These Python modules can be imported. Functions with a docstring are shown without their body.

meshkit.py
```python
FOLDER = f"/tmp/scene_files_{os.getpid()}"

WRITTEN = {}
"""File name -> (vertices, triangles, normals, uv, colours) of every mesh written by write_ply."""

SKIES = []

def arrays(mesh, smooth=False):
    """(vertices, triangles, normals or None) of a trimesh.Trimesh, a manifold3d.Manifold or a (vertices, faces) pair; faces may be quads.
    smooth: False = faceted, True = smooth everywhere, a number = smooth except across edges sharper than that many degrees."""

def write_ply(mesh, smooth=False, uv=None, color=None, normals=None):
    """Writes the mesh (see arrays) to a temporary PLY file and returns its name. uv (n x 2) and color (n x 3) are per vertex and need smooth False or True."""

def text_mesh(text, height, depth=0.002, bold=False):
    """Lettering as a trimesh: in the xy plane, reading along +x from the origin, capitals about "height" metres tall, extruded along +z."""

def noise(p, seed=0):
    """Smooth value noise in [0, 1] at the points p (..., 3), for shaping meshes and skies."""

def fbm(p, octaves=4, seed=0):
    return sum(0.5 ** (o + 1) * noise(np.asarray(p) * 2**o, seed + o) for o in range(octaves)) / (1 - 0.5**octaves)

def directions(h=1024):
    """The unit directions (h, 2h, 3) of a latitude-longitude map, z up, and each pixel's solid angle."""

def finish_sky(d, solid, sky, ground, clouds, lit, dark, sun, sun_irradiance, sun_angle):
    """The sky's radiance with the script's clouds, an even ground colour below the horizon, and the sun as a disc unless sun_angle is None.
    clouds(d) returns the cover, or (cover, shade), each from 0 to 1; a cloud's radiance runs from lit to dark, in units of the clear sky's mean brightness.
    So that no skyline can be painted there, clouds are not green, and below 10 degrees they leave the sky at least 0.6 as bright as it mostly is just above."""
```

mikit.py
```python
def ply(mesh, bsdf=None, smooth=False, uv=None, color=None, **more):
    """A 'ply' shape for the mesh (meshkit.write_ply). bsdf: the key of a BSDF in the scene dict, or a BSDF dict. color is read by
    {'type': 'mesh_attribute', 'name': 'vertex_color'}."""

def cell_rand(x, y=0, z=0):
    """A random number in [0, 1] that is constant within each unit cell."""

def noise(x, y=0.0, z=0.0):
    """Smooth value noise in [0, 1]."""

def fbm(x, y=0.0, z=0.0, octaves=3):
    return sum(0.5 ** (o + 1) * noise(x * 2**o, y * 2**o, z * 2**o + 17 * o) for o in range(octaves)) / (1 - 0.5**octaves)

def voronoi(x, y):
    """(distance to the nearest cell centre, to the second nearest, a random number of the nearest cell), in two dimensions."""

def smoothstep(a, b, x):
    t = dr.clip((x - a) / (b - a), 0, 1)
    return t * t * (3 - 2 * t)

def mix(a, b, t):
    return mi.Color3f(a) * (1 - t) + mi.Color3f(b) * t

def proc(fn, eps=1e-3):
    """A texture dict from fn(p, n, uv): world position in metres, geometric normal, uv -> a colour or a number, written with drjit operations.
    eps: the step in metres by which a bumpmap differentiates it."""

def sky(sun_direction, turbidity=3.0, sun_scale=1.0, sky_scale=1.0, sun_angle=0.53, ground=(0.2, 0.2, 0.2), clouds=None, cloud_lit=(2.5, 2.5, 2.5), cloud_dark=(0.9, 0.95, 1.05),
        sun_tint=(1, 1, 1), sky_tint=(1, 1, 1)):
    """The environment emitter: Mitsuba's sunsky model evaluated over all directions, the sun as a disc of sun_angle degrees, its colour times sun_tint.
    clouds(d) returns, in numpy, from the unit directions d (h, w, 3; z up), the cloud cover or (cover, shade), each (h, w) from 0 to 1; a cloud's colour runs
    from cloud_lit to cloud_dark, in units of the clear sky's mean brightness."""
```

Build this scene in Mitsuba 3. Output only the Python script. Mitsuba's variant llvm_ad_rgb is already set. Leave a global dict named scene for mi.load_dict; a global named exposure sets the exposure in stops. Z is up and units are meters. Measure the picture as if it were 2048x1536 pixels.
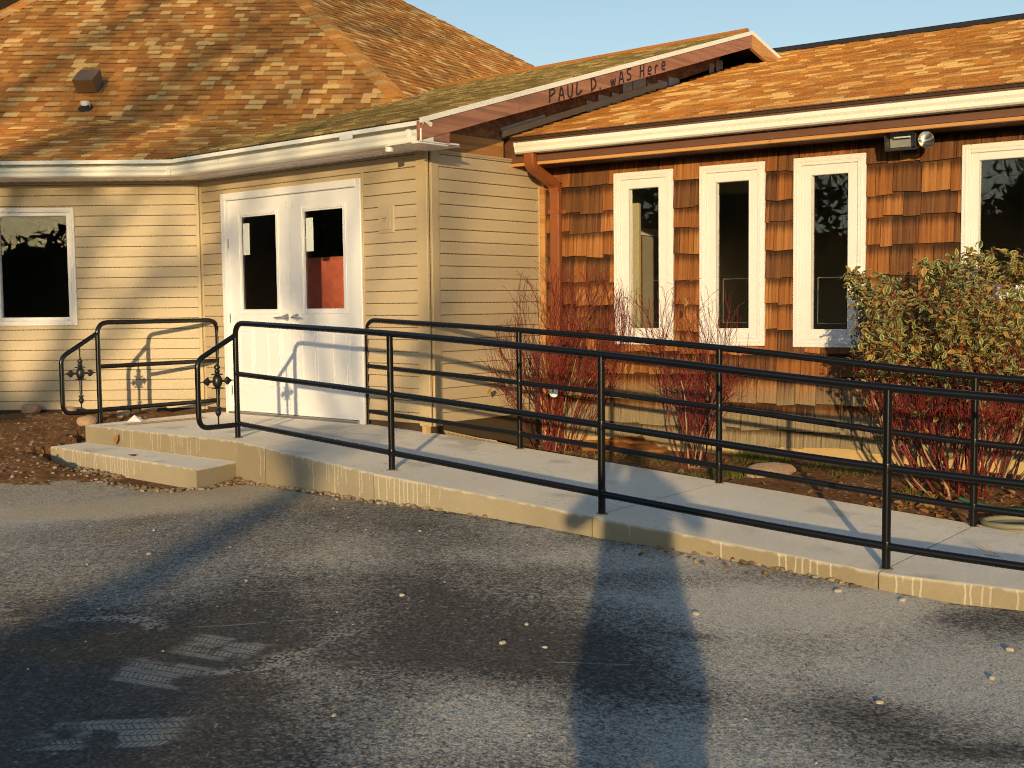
import math, random
import numpy as np
import trimesh
import shapely.geometry as sg
import drjit as dr
import mitsuba as mi
import mikit, meshkit
from mikit import proc, noise, fbm, cell_rand, voronoi, smoothstep, mix

T = mi.ScalarTransform4f
scene, labels = {}, {}
Z0 = 1.5                       # the lens is 1.5 m above the datum; heights below are given from the lens, then raised by Z0

# ------------------------------------------------------------------ camera, sky, exposure
PITCH, ROLL = 0.0677, 0.012
fwd = np.array([0, math.cos(PITCH), -math.sin(PITCH)])
up0 = np.array([0, math.sin(PITCH), math.cos(PITCH)])
upv = up0 * math.cos(ROLL) + np.array([1.0, 0, 0]) * math.sin(ROLL)
scene['camera'] = {
    'type': 'perspective', 'fov': 47.09, 'fov_axis': 'x', 'near_clip': 0.05, 'far_clip': 2000.0,
    'to_world': T().look_at(origin=[0, 0, Z0], target=[0, float(fwd[1]), Z0 + float(fwd[2])], up=[float(x) for x in upv])}
SUN = np.array([-0.0999, -0.98697, 0.1262])
scene['sky'] = mikit.sky(SUN.tolist(), turbidity=3.0, sun_scale=1.0, sky_scale=1.0, ground=(0.12, 0.11, 0.09), sun_tint=(0.76, 1.05, 2.1), sky_tint=(1.02, 1.17, 1.40))
exposure = 2.88

# ------------------------------------------------------------------ book-keeping
used = set()
def newkey(name, parent=None):
    base = f'{parent}__{name}' if parent else name
    k, i = base, 0
    while k in used:
        i += 1
        k = f'{base}_{i:03d}'
    used.add(k)
    return k
def tag(k, label=None, cat=None, group=None, kind=None):
    d = labels.setdefault(k, {})
    for n, v in (('label', label), ('category', cat), ('group', group), ('kind', kind)):
        if v is not None:
            d[n] = v
def thing(name, label, cat, group=None, kind=None):
    k = newkey(name)
    tag(k, label, cat, group, kind)
    return k
def add(name, mesh, bsdf, parent=None, smooth=False, uv=None, label=None, cat=None, group=None, kind=None, **more):
    k = newkey(name, parent)
    scene[k] = mikit.ply(mesh, bsdf, smooth=smooth, uv=uv, **more)
    if label or cat or group or kind:
        tag(k, label, cat, group, kind)
    return k

# ------------------------------------------------------------------ mesh helpers: a mesh is (vertices, triangles)
def cat(ms):
    V, F, n = [], [], 0
    for v, f in ms:
        V.append(np.asarray(v, float)); F.append(np.asarray(f, int) + n); n += len(v)
    return np.vstack(V), np.vstack(F)
class Frame:
    """u along the wall, off towards the viewer, z up (from the lens)."""
    def __init__(self, o, ang):
        self.o = np.array(o, float); self.d = np.array([math.cos(ang), math.sin(ang)]); self.n = np.array([self.d[1], -self.d[0]])
    def pts(self, V):
        V = np.asarray(V, float)
        xy = self.o + V[:, :1] * self.d + V[:, 1:2] * self.n
        return np.column_stack([xy, V[:, 2] + Z0])
    def __call__(self, m):
        v, f = m
        return self.pts(v), np.asarray(f)[:, ::-1]
    def uo(self, x, y):
        q = np.array([x, y]) - self.o
        return q @ self.d, q @ self.n
FL = Frame((-3.0638, 11.7307), 0.0158)
FD = Frame((-3.0638, 11.7307), -0.7123)
FS = Frame((FD.o + FD.d * 3.1655), 0.8477)
FC = Frame((0.2705, 10.725), -0.6009)
def world(v):
    v = np.asarray(v, float)
    return v + np.array([0, 0, Z0])
class World:
    def __call__(self, m):
        return world(m[0]), np.asarray(m[1])
W = World()

_c24 = None
def box(u0, u1, a0, a1, z0, z1, ch=0.0):
    global _c24
    if ch <= 0:
        V = np.array([[x, y, z] for x in (u0, u1) for y in (a0, a1) for z in (z0, z1)], float)
        F = np.array([[0, 1, 3], [0, 3, 2], [4, 6, 7], [4, 7, 5], [0, 4, 5], [0, 5, 1], [2, 3, 7], [2, 7, 6], [0, 2, 6], [0, 6, 4], [1, 5, 7], [1, 7, 3]])
        return V, F
    ch = min(ch, (u1 - u0) * .45, (a1 - a0) * .45, (z1 - z0) * .45)
    V = []
    for sx in (0, 1):
        for sy in (0, 1):
            for sz in (0, 1):
                c = np.array([(u0, u1)[sx], (a0, a1)[sy], (z0, z1)[sz]], float)
                q = np.array([ch if s == 0 else -ch for s in (sx, sy, sz)])
                for k in range(3):
                    d = q.copy(); d[k] = 0
                    V.append(c + d)
    V = np.array(V)
    if _c24 is None:
        G = []
        for sx in (0, 1):
            for sy in (0, 1):
                for sz in (0, 1):
                    for k in range(3):
                        d = np.array([.2 if s == 0 else -.2 for s in (sx, sy, sz)]); d[k] = 0
                        G.append(np.array([sx, sy, sz], float) + d)
        G = np.array(G)
        from scipy.spatial import ConvexHull
        h = ConvexHull(G)
        F = []
        for s, eq in zip(h.simplices, h.equations):
            a, b, c = G[s]
            F.append(s if np.dot(np.cross(b - a, c - a), eq[:3]) > 0 else s[::-1])
        _c24 = np.array(F)
    return V, _c24
def ring(u0, u1, z0, z1, w, a0, a1, ch=0.002, wt=None, wb=None):
    """Picture frame: four butted bars."""
    wt = wt or w; wb = wb or w
    return [box(u0, u0 + w, a0, a1, z0, z1, ch), box(u1 - w, u1, a0, a1, z0, z1, ch),
            box(u0 + w, u1 - w, a0, a1 - .0006, z1 - wt, z1, ch), box(u0 + w, u1 - w, a0, a1 - .0006, z0, z0 + wb, ch)]
def extrude(profile, u0, u1):
    """profile: list of (off, z), extruded along u."""
    P = np.array(profile, float); n = len(P)
    V = np.vstack([np.column_stack([np.full(n, u0), P]), np.column_stack([np.full(n, u1), P])])
    F = []
    for i in range(n):
        j = (i + 1) % n
        F += [[i, j, n + j], [i, n + j, n + i]]
    tri = earcut(P)
    F += [[a, c, b] for a, b, c in tri] + [[n + a, n + b, n + c] for a, b, c in tri]
    return V, np.array(F)
def earcut(P):
    P = np.asarray(P, float)
    area = 0.5 * np.sum(P[:, 0] * np.roll(P[:, 1], -1) - np.roll(P[:, 0], -1) * P[:, 1])
    idx = list(range(len(P)))
    if area < 0:
        idx = idx[::-1]
    out = []
    guard = 0
    while len(idx) > 3 and guard < 10000:
        guard += 1
        n = len(idx); ok = False
        for i in range(n):
            a, b, c = idx[i - 1], idx[i], idx[(i + 1) % n]
            A, B, C = P[a], P[b], P[c]
            cr = (B[0] - A[0]) * (C[1] - A[1]) - (B[1] - A[1]) * (C[0] - A[0])
            if cr <= 1e-14:
                continue
            inside = False
            for k in idx:
                if k in (a, b, c):
                    continue
                Q = P[k]
                d1 = (B[0] - A[0]) * (Q[1] - A[1]) - (B[1] - A[1]) * (Q[0] - A[0])
                d2 = (C[0] - B[0]) * (Q[1] - B[1]) - (C[1] - B[1]) * (Q[0] - B[0])
                d3 = (A[0] - C[0]) * (Q[1] - C[1]) - (A[1] - C[1]) * (Q[0] - C[0])
                if d1 >= 0 and d2 >= 0 and d3 >= 0:
                    inside = True; break
            if not inside:
                out.append((a, b, c)); idx.pop(i); ok = True; break
        if not ok:
            idx.pop(0)
    if len(idx) == 3:
        out.append(tuple(idx))
    return out
def wallsheet(u0, u1, z0, z1, holes, a0, a1):
    """A wall slab with rectangular openings, cut into boxes on a grid."""
    us = sorted({u0, u1, *[h[0] for h in holes], *[h[1] for h in holes]}); us = [u for u in us if u0 <= u <= u1]
    zs = sorted({z0, z1, *[h[2] for h in holes], *[h[3] for h in holes]}); zs = [z for z in zs if z0 <= z <= z1]
    out = []
    for i in range(len(us) - 1):
        for j in range(len(zs) - 1):
            um, zm = (us[i] + us[i + 1]) / 2, (zs[j] + zs[j + 1]) / 2
            if any(h[0] < um < h[1] and h[2] < zm < h[3] for h in holes):
                continue
            out.append(box(us[i], us[i + 1], a0, a1, zs[j], zs[j + 1]))
    return cat(out)
def tube(points, radii, sides=8, caps=True):
    p = np.asarray(points, float); n = len(p)
    r = np.broadcast_to(np.asarray(radii, float), (n,))
    t = np.gradient(p, axis=0) if n > 2 else np.repeat((p[1:] - p[:1]), 2, 0)
    t = t / (np.linalg.norm(t, axis=1, keepdims=True) + 1e-12)
    a = np.cross(t[0], [0, 0, 1.0] if abs(t[0][2]) < .9 else [1.0, 0, 0]); a /= np.linalg.norm(a)
    A = [a]
    for i in range(1, n):
        a = A[-1] - t[i] * (A[-1] @ t[i]); A.append(a / (np.linalg.norm(a) + 1e-12))
    A = np.array(A); B = np.cross(t, A)
    ang = np.arange(sides) * 2 * np.pi / sides
    V = (p[:, None] + r[:, None, None] * (np.cos(ang)[None, :, None] * A[:, None] + np.sin(ang)[None, :, None] * B[:, None])).reshape(-1, 3)
    F = []
    for i in range(n - 1):
        for j in range(sides):
            k = (j + 1) % sides
            F += [[i * sides + j, i * sides + k, (i + 1) * sides + k], [i * sides + j, (i + 1) * sides + k, (i + 1) * sides + j]]
    if caps:
        V = np.vstack([V, p[:1], p[-1:]])
        for j in range(sides):
            k = (j + 1) % sides
            F += [[n * sides, k, j], [n * sides + 1, (n - 1) * sides + j, (n - 1) * sides + k]]
    return V, np.array(F)
def fillet(pts, rad, seg=6):
    pts = [np.asarray(q, float) for q in pts]
    out = [pts[0]]
    for i in range(1, len(pts) - 1):
        a, b, c = pts[i - 1], pts[i], pts[i + 1]
        d0, d1 = (a - b), (c - b)
        l0, l1 = np.linalg.norm(d0), np.linalg.norm(d1)
        d0 /= l0; d1 /= l1
        r = rad[i] if hasattr(rad, '__len__') else rad
        if r <= 0:
            out.append(b); continue
        th = math.acos(np.clip(d0 @ d1, -1, 1)); L = min(r / math.tan(th / 2), .49 * l0, .49 * l1)
        p0, p1 = b + d0 * L, b + d1 * L
        for k in range(seg + 1):
            s = k / seg
            out.append((1 - s) ** 2 * p0 + 2 * s * (1 - s) * b + s * s * p1)
    out.append(pts[-1])
    return np.array(out)
def lathe(profile, axis_o, axis_d, sides=12):
    """profile: (radius, height along the axis)."""
    d = np.asarray(axis_d, float); d /= np.linalg.norm(d)
    a = np.cross(d, [0, 0, 1.0] if abs(d[2]) < .9 else [1.0, 0, 0]); a /= np.linalg.norm(a); b = np.cross(d, a)
    P = np.array(profile, float); n = len(P)
    ang = np.arange(sides) * 2 * np.pi / sides
    V = (np.asarray(axis_o, float) + P[:, 1, None, None] * d + P[:, 0, None, None] * (np.cos(ang)[None, :, None] * a + np.sin(ang)[None, :, None] * b)).reshape(-1, 3)
    F = []
    for i in range(n - 1):
        for j in range(sides):
            k = (j + 1) % sides
            F += [[i * sides + j, i * sides + k, (i + 1) * sides + k], [i * sides + j, (i + 1) * sides + k, (i + 1) * sides + j]]
    return V, np.array(F)
def catmull(P, n=8):
    P = [np.asarray(q, float) for q in P]
    Q = [2 * P[0] - P[1]] + P + [2 * P[-1] - P[-2]]
    out = []
    for i in range(1, len(Q) - 2):
        for k in range(n):
            t = k / n
            out.append(0.5 * ((2 * Q[i]) + (-Q[i - 1] + Q[i + 1]) * t + (2 * Q[i - 1] - 5 * Q[i] + 4 * Q[i + 1] - Q[i + 2]) * t * t + (-Q[i - 1] + 3 * Q[i] - 3 * Q[i + 1] + Q[i + 2]) * t ** 3))
    out.append(P[-1])
    return np.array(out)
def clip(poly, f):
    """Keep the part of a polygon (list of points) where the linear function f >= 0."""
    out = []
    n = len(poly)
    for i in range(n):
        p, q = poly[i], poly[(i + 1) % n]
        a, b = f(p), f(q)
        if a >= 0:
            out.append(p)
        if (a >= 0) != (b >= 0):
            t = a / (a - b)
            out.append(tuple(np.asarray(p) + t * (np.asarray(q) - np.asarray(p))))
    return out
def prism(poly, h):
    """Convex polygon in (a, b), counter-clockwise, raised to h(a, b); sides go down to -0.004."""
    P = np.asarray(poly, float); n = len(P)
    H = np.array([h(a, b) for a, b in P])
    V = np.vstack([np.column_stack([P, H]), np.column_stack([P, np.full(n, -.004)])])
    F = [[0, i, i + 1] for i in range(1, n - 1)]
    for i in range(n):
        j = (i + 1) % n
        F += [[i, n + i, n + j], [i, n + j, j]]
    return V, np.array(F)
def poly_area(P):
    P = np.asarray(P)
    return .5 * np.sum(P[:, 0] * np.roll(P[:, 1], -1) - np.roll(P[:, 0], -1) * P[:, 1])

# ------------------------------------------------------------------ materials
def principled(color, rough=.6, spec=.4, **kw):
    c = color if isinstance(color, dict) else {'type': 'rgb', 'value': list(color)}
    return {'type': 'twosided', 'b': {'type': 'principled', 'base_color': c, 'roughness': rough, 'specular': spec, **kw}}
def bumped(inner, fn, scale, eps=1e-3):
    return {'type': 'twosided', 'b': {'type': 'bumpmap', 'bump': proc(fn, eps), 'scale': scale, 'inner': inner['b']}}
C3 = mi.Color3f
def siding_fn(p, n, uv):
    g = noise(p.x * 260, p.y * 260, p.z * 260)
    w = fbm(p.x * 1.3, p.y * 1.3, p.z * 9, 2)
    low = 1 - smoothstep(.5, .95, p.z + .12 * noise(p.x * 9, p.y * 9, p.z * 5))      # splashed dirt at the foot of the wall
    v = .96 + .05 * (g - .5) + .08 * (w - .5) + .06 * (uv.x - .5)
    return C3(.485, .38, .245) * v * (1 - .10 * low)
scene['vinyl_siding'] = bumped(principled(proc(siding_fn), .48, .4), lambda p, n, uv: noise(p.x * 30, p.y * 30, p.z * 160) + .5 * noise(p.x * 140, p.y * 140, p.z * 300), .0006)
scene['vinyl_trim'] = principled(proc(lambda p, n, uv: C3(.47, .36, .215) * (.97 + .06 * noise(p.x * 40, p.y * 40, p.z * 6))), .5)
scene['white_vinyl'] = principled(proc(lambda p, n, uv: C3(.745, .71, .70) * (.955 + .06 * fbm(p.x * 7, p.y * 7, p.z * 7, 2))), .35)
scene['white_metal'] = principled(proc(lambda p, n, uv: C3(.80, .77, .69) * (.93 + .09 * fbm(p.x * 2.5, p.y * 2.5, p.z * 18, 3))), .33)
scene['door_paint'] = bumped(principled(proc(lambda p, n, uv: C3(.76, .755, .79) * (.96 + .05 * fbm(p.x * 5, p.y * 5, p.z * 5, 3))), .38), lambda p, n, uv: fbm(p.x * 45, p.y * 45, p.z * 45, 2), .0004)
scene['brown_metal'] = principled(proc(lambda p, n, uv: C3(.13, .058, .035) * (.9 + .2 * fbm(p.x * 4, p.y * 4, p.z * 4, 3))), .5)
scene['downspout_paint'] = bumped(principled(proc(lambda p, n, uv: C3(.26, .075, .022) * (.85 + .3 * fbm(p.x * 12, p.y * 12, p.z * 3, 3))), .42), lambda p, n, uv: fbm(p.x * 60, p.y * 60, p.z * 25, 3), .0012)
def pal(t, cols):
    c = C3(cols[0])
    for lim, col in cols[1:]:
        c = dr.select(t > lim, C3(col), c)
    return c
def shingle_fn(p, n, uv):
    # uv.x: blend of the shingle (the gabled wing carries a duller olive blend: 1 to 2), uv.y: place within the exposure
    t = uv.x - dr.floor(uv.x)
    c = pal(t, [(.33, .135, .036), (.16, (.40, .165, .042)), (.36, (.47, .205, .050)), (.56, (.38, .175, .050)), (.70, (.55, .30, .095)), (.81, (.66, .42, .16)), (.94, (.48, .28, .11))])
    c2 = pal(t, [(.17, .125, .05), (.25, (.21, .15, .058)), (.50, (.26, .19, .075)), (.75, (.36, .265, .115)), (.90, (.42, .31, .15))])
    c = dr.select(uv.x > 1.0, c2, c)
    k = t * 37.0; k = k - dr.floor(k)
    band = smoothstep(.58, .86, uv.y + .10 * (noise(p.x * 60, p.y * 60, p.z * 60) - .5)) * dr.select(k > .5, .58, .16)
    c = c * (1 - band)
    g = noise(p.x * 230, p.y * 230, p.z * 230)
    b = fbm(p.x * 2.2, p.y * 2.2, p.z * 2.2, 3)
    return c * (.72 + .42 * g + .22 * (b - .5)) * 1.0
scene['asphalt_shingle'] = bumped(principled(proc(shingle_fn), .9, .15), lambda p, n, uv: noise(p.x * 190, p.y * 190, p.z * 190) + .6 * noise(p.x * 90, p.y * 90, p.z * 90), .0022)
scene['groove_shade_wall'] = principled((.055, .035, .018), .9)  # backing coloured dark to stand for shade in the siding grooves
scene['roof_deck'] = principled((.05, .03, .02), .9)
def shake_fn(p, n, uv):
    a = p.x * .825 - p.y * .565
    t = uv.x
    lines = fbm(a * 75 + t * 31, p.z * 2.2 + t * 17, t * 9, 3)
    fine = noise(a * 260, p.z * 5, t * 40)
    c = mix((.30, .115, .03), (.20, .066, .018), smoothstep(.25, .75, lines))
    c = dr.select(t > .66, mix((.38, .165, .05), (.27, .10, .028), smoothstep(.3, .7, lines)), c)
    c = dr.select(t < .28, mix((.17, .07, .024), (.105, .04, .015), smoothstep(.3, .7, lines)), c)
    z = p.z
    # splash zone: bleached grey butts low on the wall, and a brown band with painted-in shade under each overlap
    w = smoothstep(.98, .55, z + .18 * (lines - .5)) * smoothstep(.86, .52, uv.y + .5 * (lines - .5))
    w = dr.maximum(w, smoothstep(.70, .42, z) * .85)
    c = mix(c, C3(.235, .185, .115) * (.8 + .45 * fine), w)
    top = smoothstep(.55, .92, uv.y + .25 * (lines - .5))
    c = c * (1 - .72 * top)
    return c * (.82 + .3 * fine)
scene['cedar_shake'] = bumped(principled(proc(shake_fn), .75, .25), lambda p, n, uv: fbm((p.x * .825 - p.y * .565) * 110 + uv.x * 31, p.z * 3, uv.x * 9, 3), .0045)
def lumber(dark, light, along='S'):
    def fn(p, n, uv):
        s = p.x * .661 + p.y * .75
        g = fbm(s * 1.4, p.z * 34, p.x * .2, 3)
        k = noise(s * 5, p.z * 9)
        return mix(light, dark, smoothstep(.35, .68, g)) * (.9 + .2 * k)
    return proc(fn)
scene['red_lumber'] = principled(lumber((.25, .11, .065), (.36, .165, .10)), .6)
scene['orange_lumber'] = principled(lumber((.36, .16, .05), (.50, .25, .085)), .6)
def osb_fn(p, n, uv):
    s = p.x * .661 + p.y * .75
    d, e, r = voronoi(s * 22 + 2 * noise(s * 7, p.z * 7), p.z * 34)
    return mix((.32, .145, .065), (.17, .065, .03), r) * (.85 + .25 * noise(s * 30, p.z * 60))
scene['strand_board'] = principled(proc(osb_fn), .7)
scene['marker_ink'] = principled((.035, .016, .016), .6)
scene['flashing'] = principled(proc(lambda p, n, uv: C3(.36, .37, .37) * (.8 + .4 * fbm(p.x * 9, p.y * 9, p.z * 9, 2))), .42, metallic=.35)
scene['dark_soffit'] = principled(proc(lambda p, n, uv: C3(.075, .032, .014) * (.8 + .4 * fbm(p.x * 5, p.y * 5, p.z * 5, 2))), .7)
scene['dark_void'] = principled((.012, .011, .010), .9)
scene['black_felt'] = principled((.022, .02, .022), .8)
scene['glass'] = {'type': 'thindielectric', 'int_ior': 1.5}
def concrete_top(p, n, uv):
    f = fbm(p.x * 1.7, p.y * 1.7, p.z, 4)
    g = noise(p.x * 170, p.y * 170, p.z * 170)
    s = smoothstep(.60, .80, fbm(p.x * 3.1 + 40, p.y * 3.1, 3.0, 4))
    spot = smoothstep(.86, .92, noise(p.x * 52, p.y * 52, 7.0)) * smoothstep(.55, .75, noise(p.x * 2.3, p.y * 2.3, 1.0))
    return C3(.60, .545, .455) * (.82 + .26 * f + .14 * (g - .5)) * (1 - .26 * s) * (1 - .28 * spot)
def concrete_side(p, n, uv):
    # uv.x: metres along the face, uv.y: metres below the top edge
    x, y = uv.x, uv.y
    f = fbm(x * 2.4, y * 3, 1.0, 4)
    g = noise(p.x * 150, p.y * 150, p.z * 150)
    c = C3(.285, .235, .155) * (.80 + .32 * f + .12 * (g - .5))
    pale = smoothstep(.45, .66, noise(x * 1.05 + 5.3, 0.5)) * .55
    lip = smoothstep(.028, .006, y + .02 * noise(x * 30, 2.0))
    # lime runs: thin pale trickles that start at the edge and end at uneven lengths
    cx = dr.floor(x * 26)
    r1, r2, r3 = cell_rand(cx, 1, 1), cell_rand(cx, 2, 1), cell_rand(cx, 3, 1)
    wob = .18 * (noise(y * 22, cx) - .5)
    d = dr.abs(x * 26 - cx - (.25 + .5 * r1) + wob)
    zone = smoothstep(.46, .60, noise(x * 1.6 + 11.7, 4.5))
    run = smoothstep(.17, .05, d) * smoothstep(.0, .02, (.03 + .20 * r2) - y) * dr.select(r3 < .06 + .62 * zone, .45 + .5 * r2, 0.0)
    w = dr.clip(pale * .45 + lip * .75 + run * .85, 0, 1)
    c = mix(c, C3(.53, .475, .37) * (.88 + .2 * g), w)
    damp = smoothstep(.05, .0, uv.y - .0) * 0
    return c
def concrete_fn(p, n, uv):
    return dr.select(dr.abs(n.z) > .6, concrete_top(p, n, uv), concrete_side(p, n, uv))
scene['concrete'] = bumped(principled(proc(concrete_fn), .85, .25), lambda p, n, uv: noise(p.x * 120, p.y * 120, p.z * 120) + 1.6 * fbm(p.x * 16, p.y * 16, p.z * 16, 2), .0022)
scene['foundation_paint'] = principled(proc(lambda p, n, uv: C3(.47, .33, .15) * (.85 + .3 * fbm(p.x * 4, p.y * 4, p.z * 8, 3))), .8)
DARKS = [(-1.6, 4.0, 1.3, .9, .9), (-1.0, 5.0, 1.0, .8, .5), (-.02, 4.75, .45, .28, 1.0), (.2, 4.35, .5, .3, .9), (1.1, 4.0, .75, .38, .95), (2.25, 5.3, .5, .25, .8), (-.55, 6.5, .5, .5, .6), (.8, 4.85, .14, .08, .8), (-.9, 5.5, .6, .4, .5), (1.6, 3.72, .35, .09, 1.0), (-1.5, 4.5, 1.2, 1.0, .7), (-.9, 3.7, .8, .5, .65), (-.45, 4.3, .25, .5, .5)]  # dark stains; the near-left ones also paint in tree shade
PALES = [(1.1, 5.3, .7, .45, .9), (1.75, 4.4, .55, .6, .9), (-.25, 3.95, .55, .4, .75), (-.1, 6.5, .5, .6, .7), (.6, 6.1, .6, .3, .9), (-2.5, 7.9, .8, .5, .7), (-.7, 4.5, .3, .9, .55), (.75, 3.8, .35, .35, .85), (1.6, 5.45, .6, .3, .8), (-.8, 5.9, .35, .9, .5), (-3.1, 7.7, .9, .4, .7), (.9, 4.6, .25, .7, .6)]
SCR = [(.95, 4.55, -.42, .55), (1.35, 4.05, -.25, .35), (-.25, 7.05, .25, .45), (.35, 4.5, .05, .3), (-.95, 5.45, .1, .35), (-2.2, 6.4, .15, .5), (1.75, 4.85, -.3, .4), (-1.1, 4.95, .2, .3), (.55, 5.3, .5, .2), (2.0, 4.35, -.25, .3), (-.4, 3.85, -.6, .25), (1.2, 3.75, .05, .4)]
TREADS = [(-1.17, 4.62, -.42, .23, .14), (-1.33, 4.33, -.38, .27, .13), (-1.32, 3.77, .10, .30, .13), (-2.2, 5.09, -.3, .34, .10), (-1.25, 3.42, .2, .16, .08)]
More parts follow.
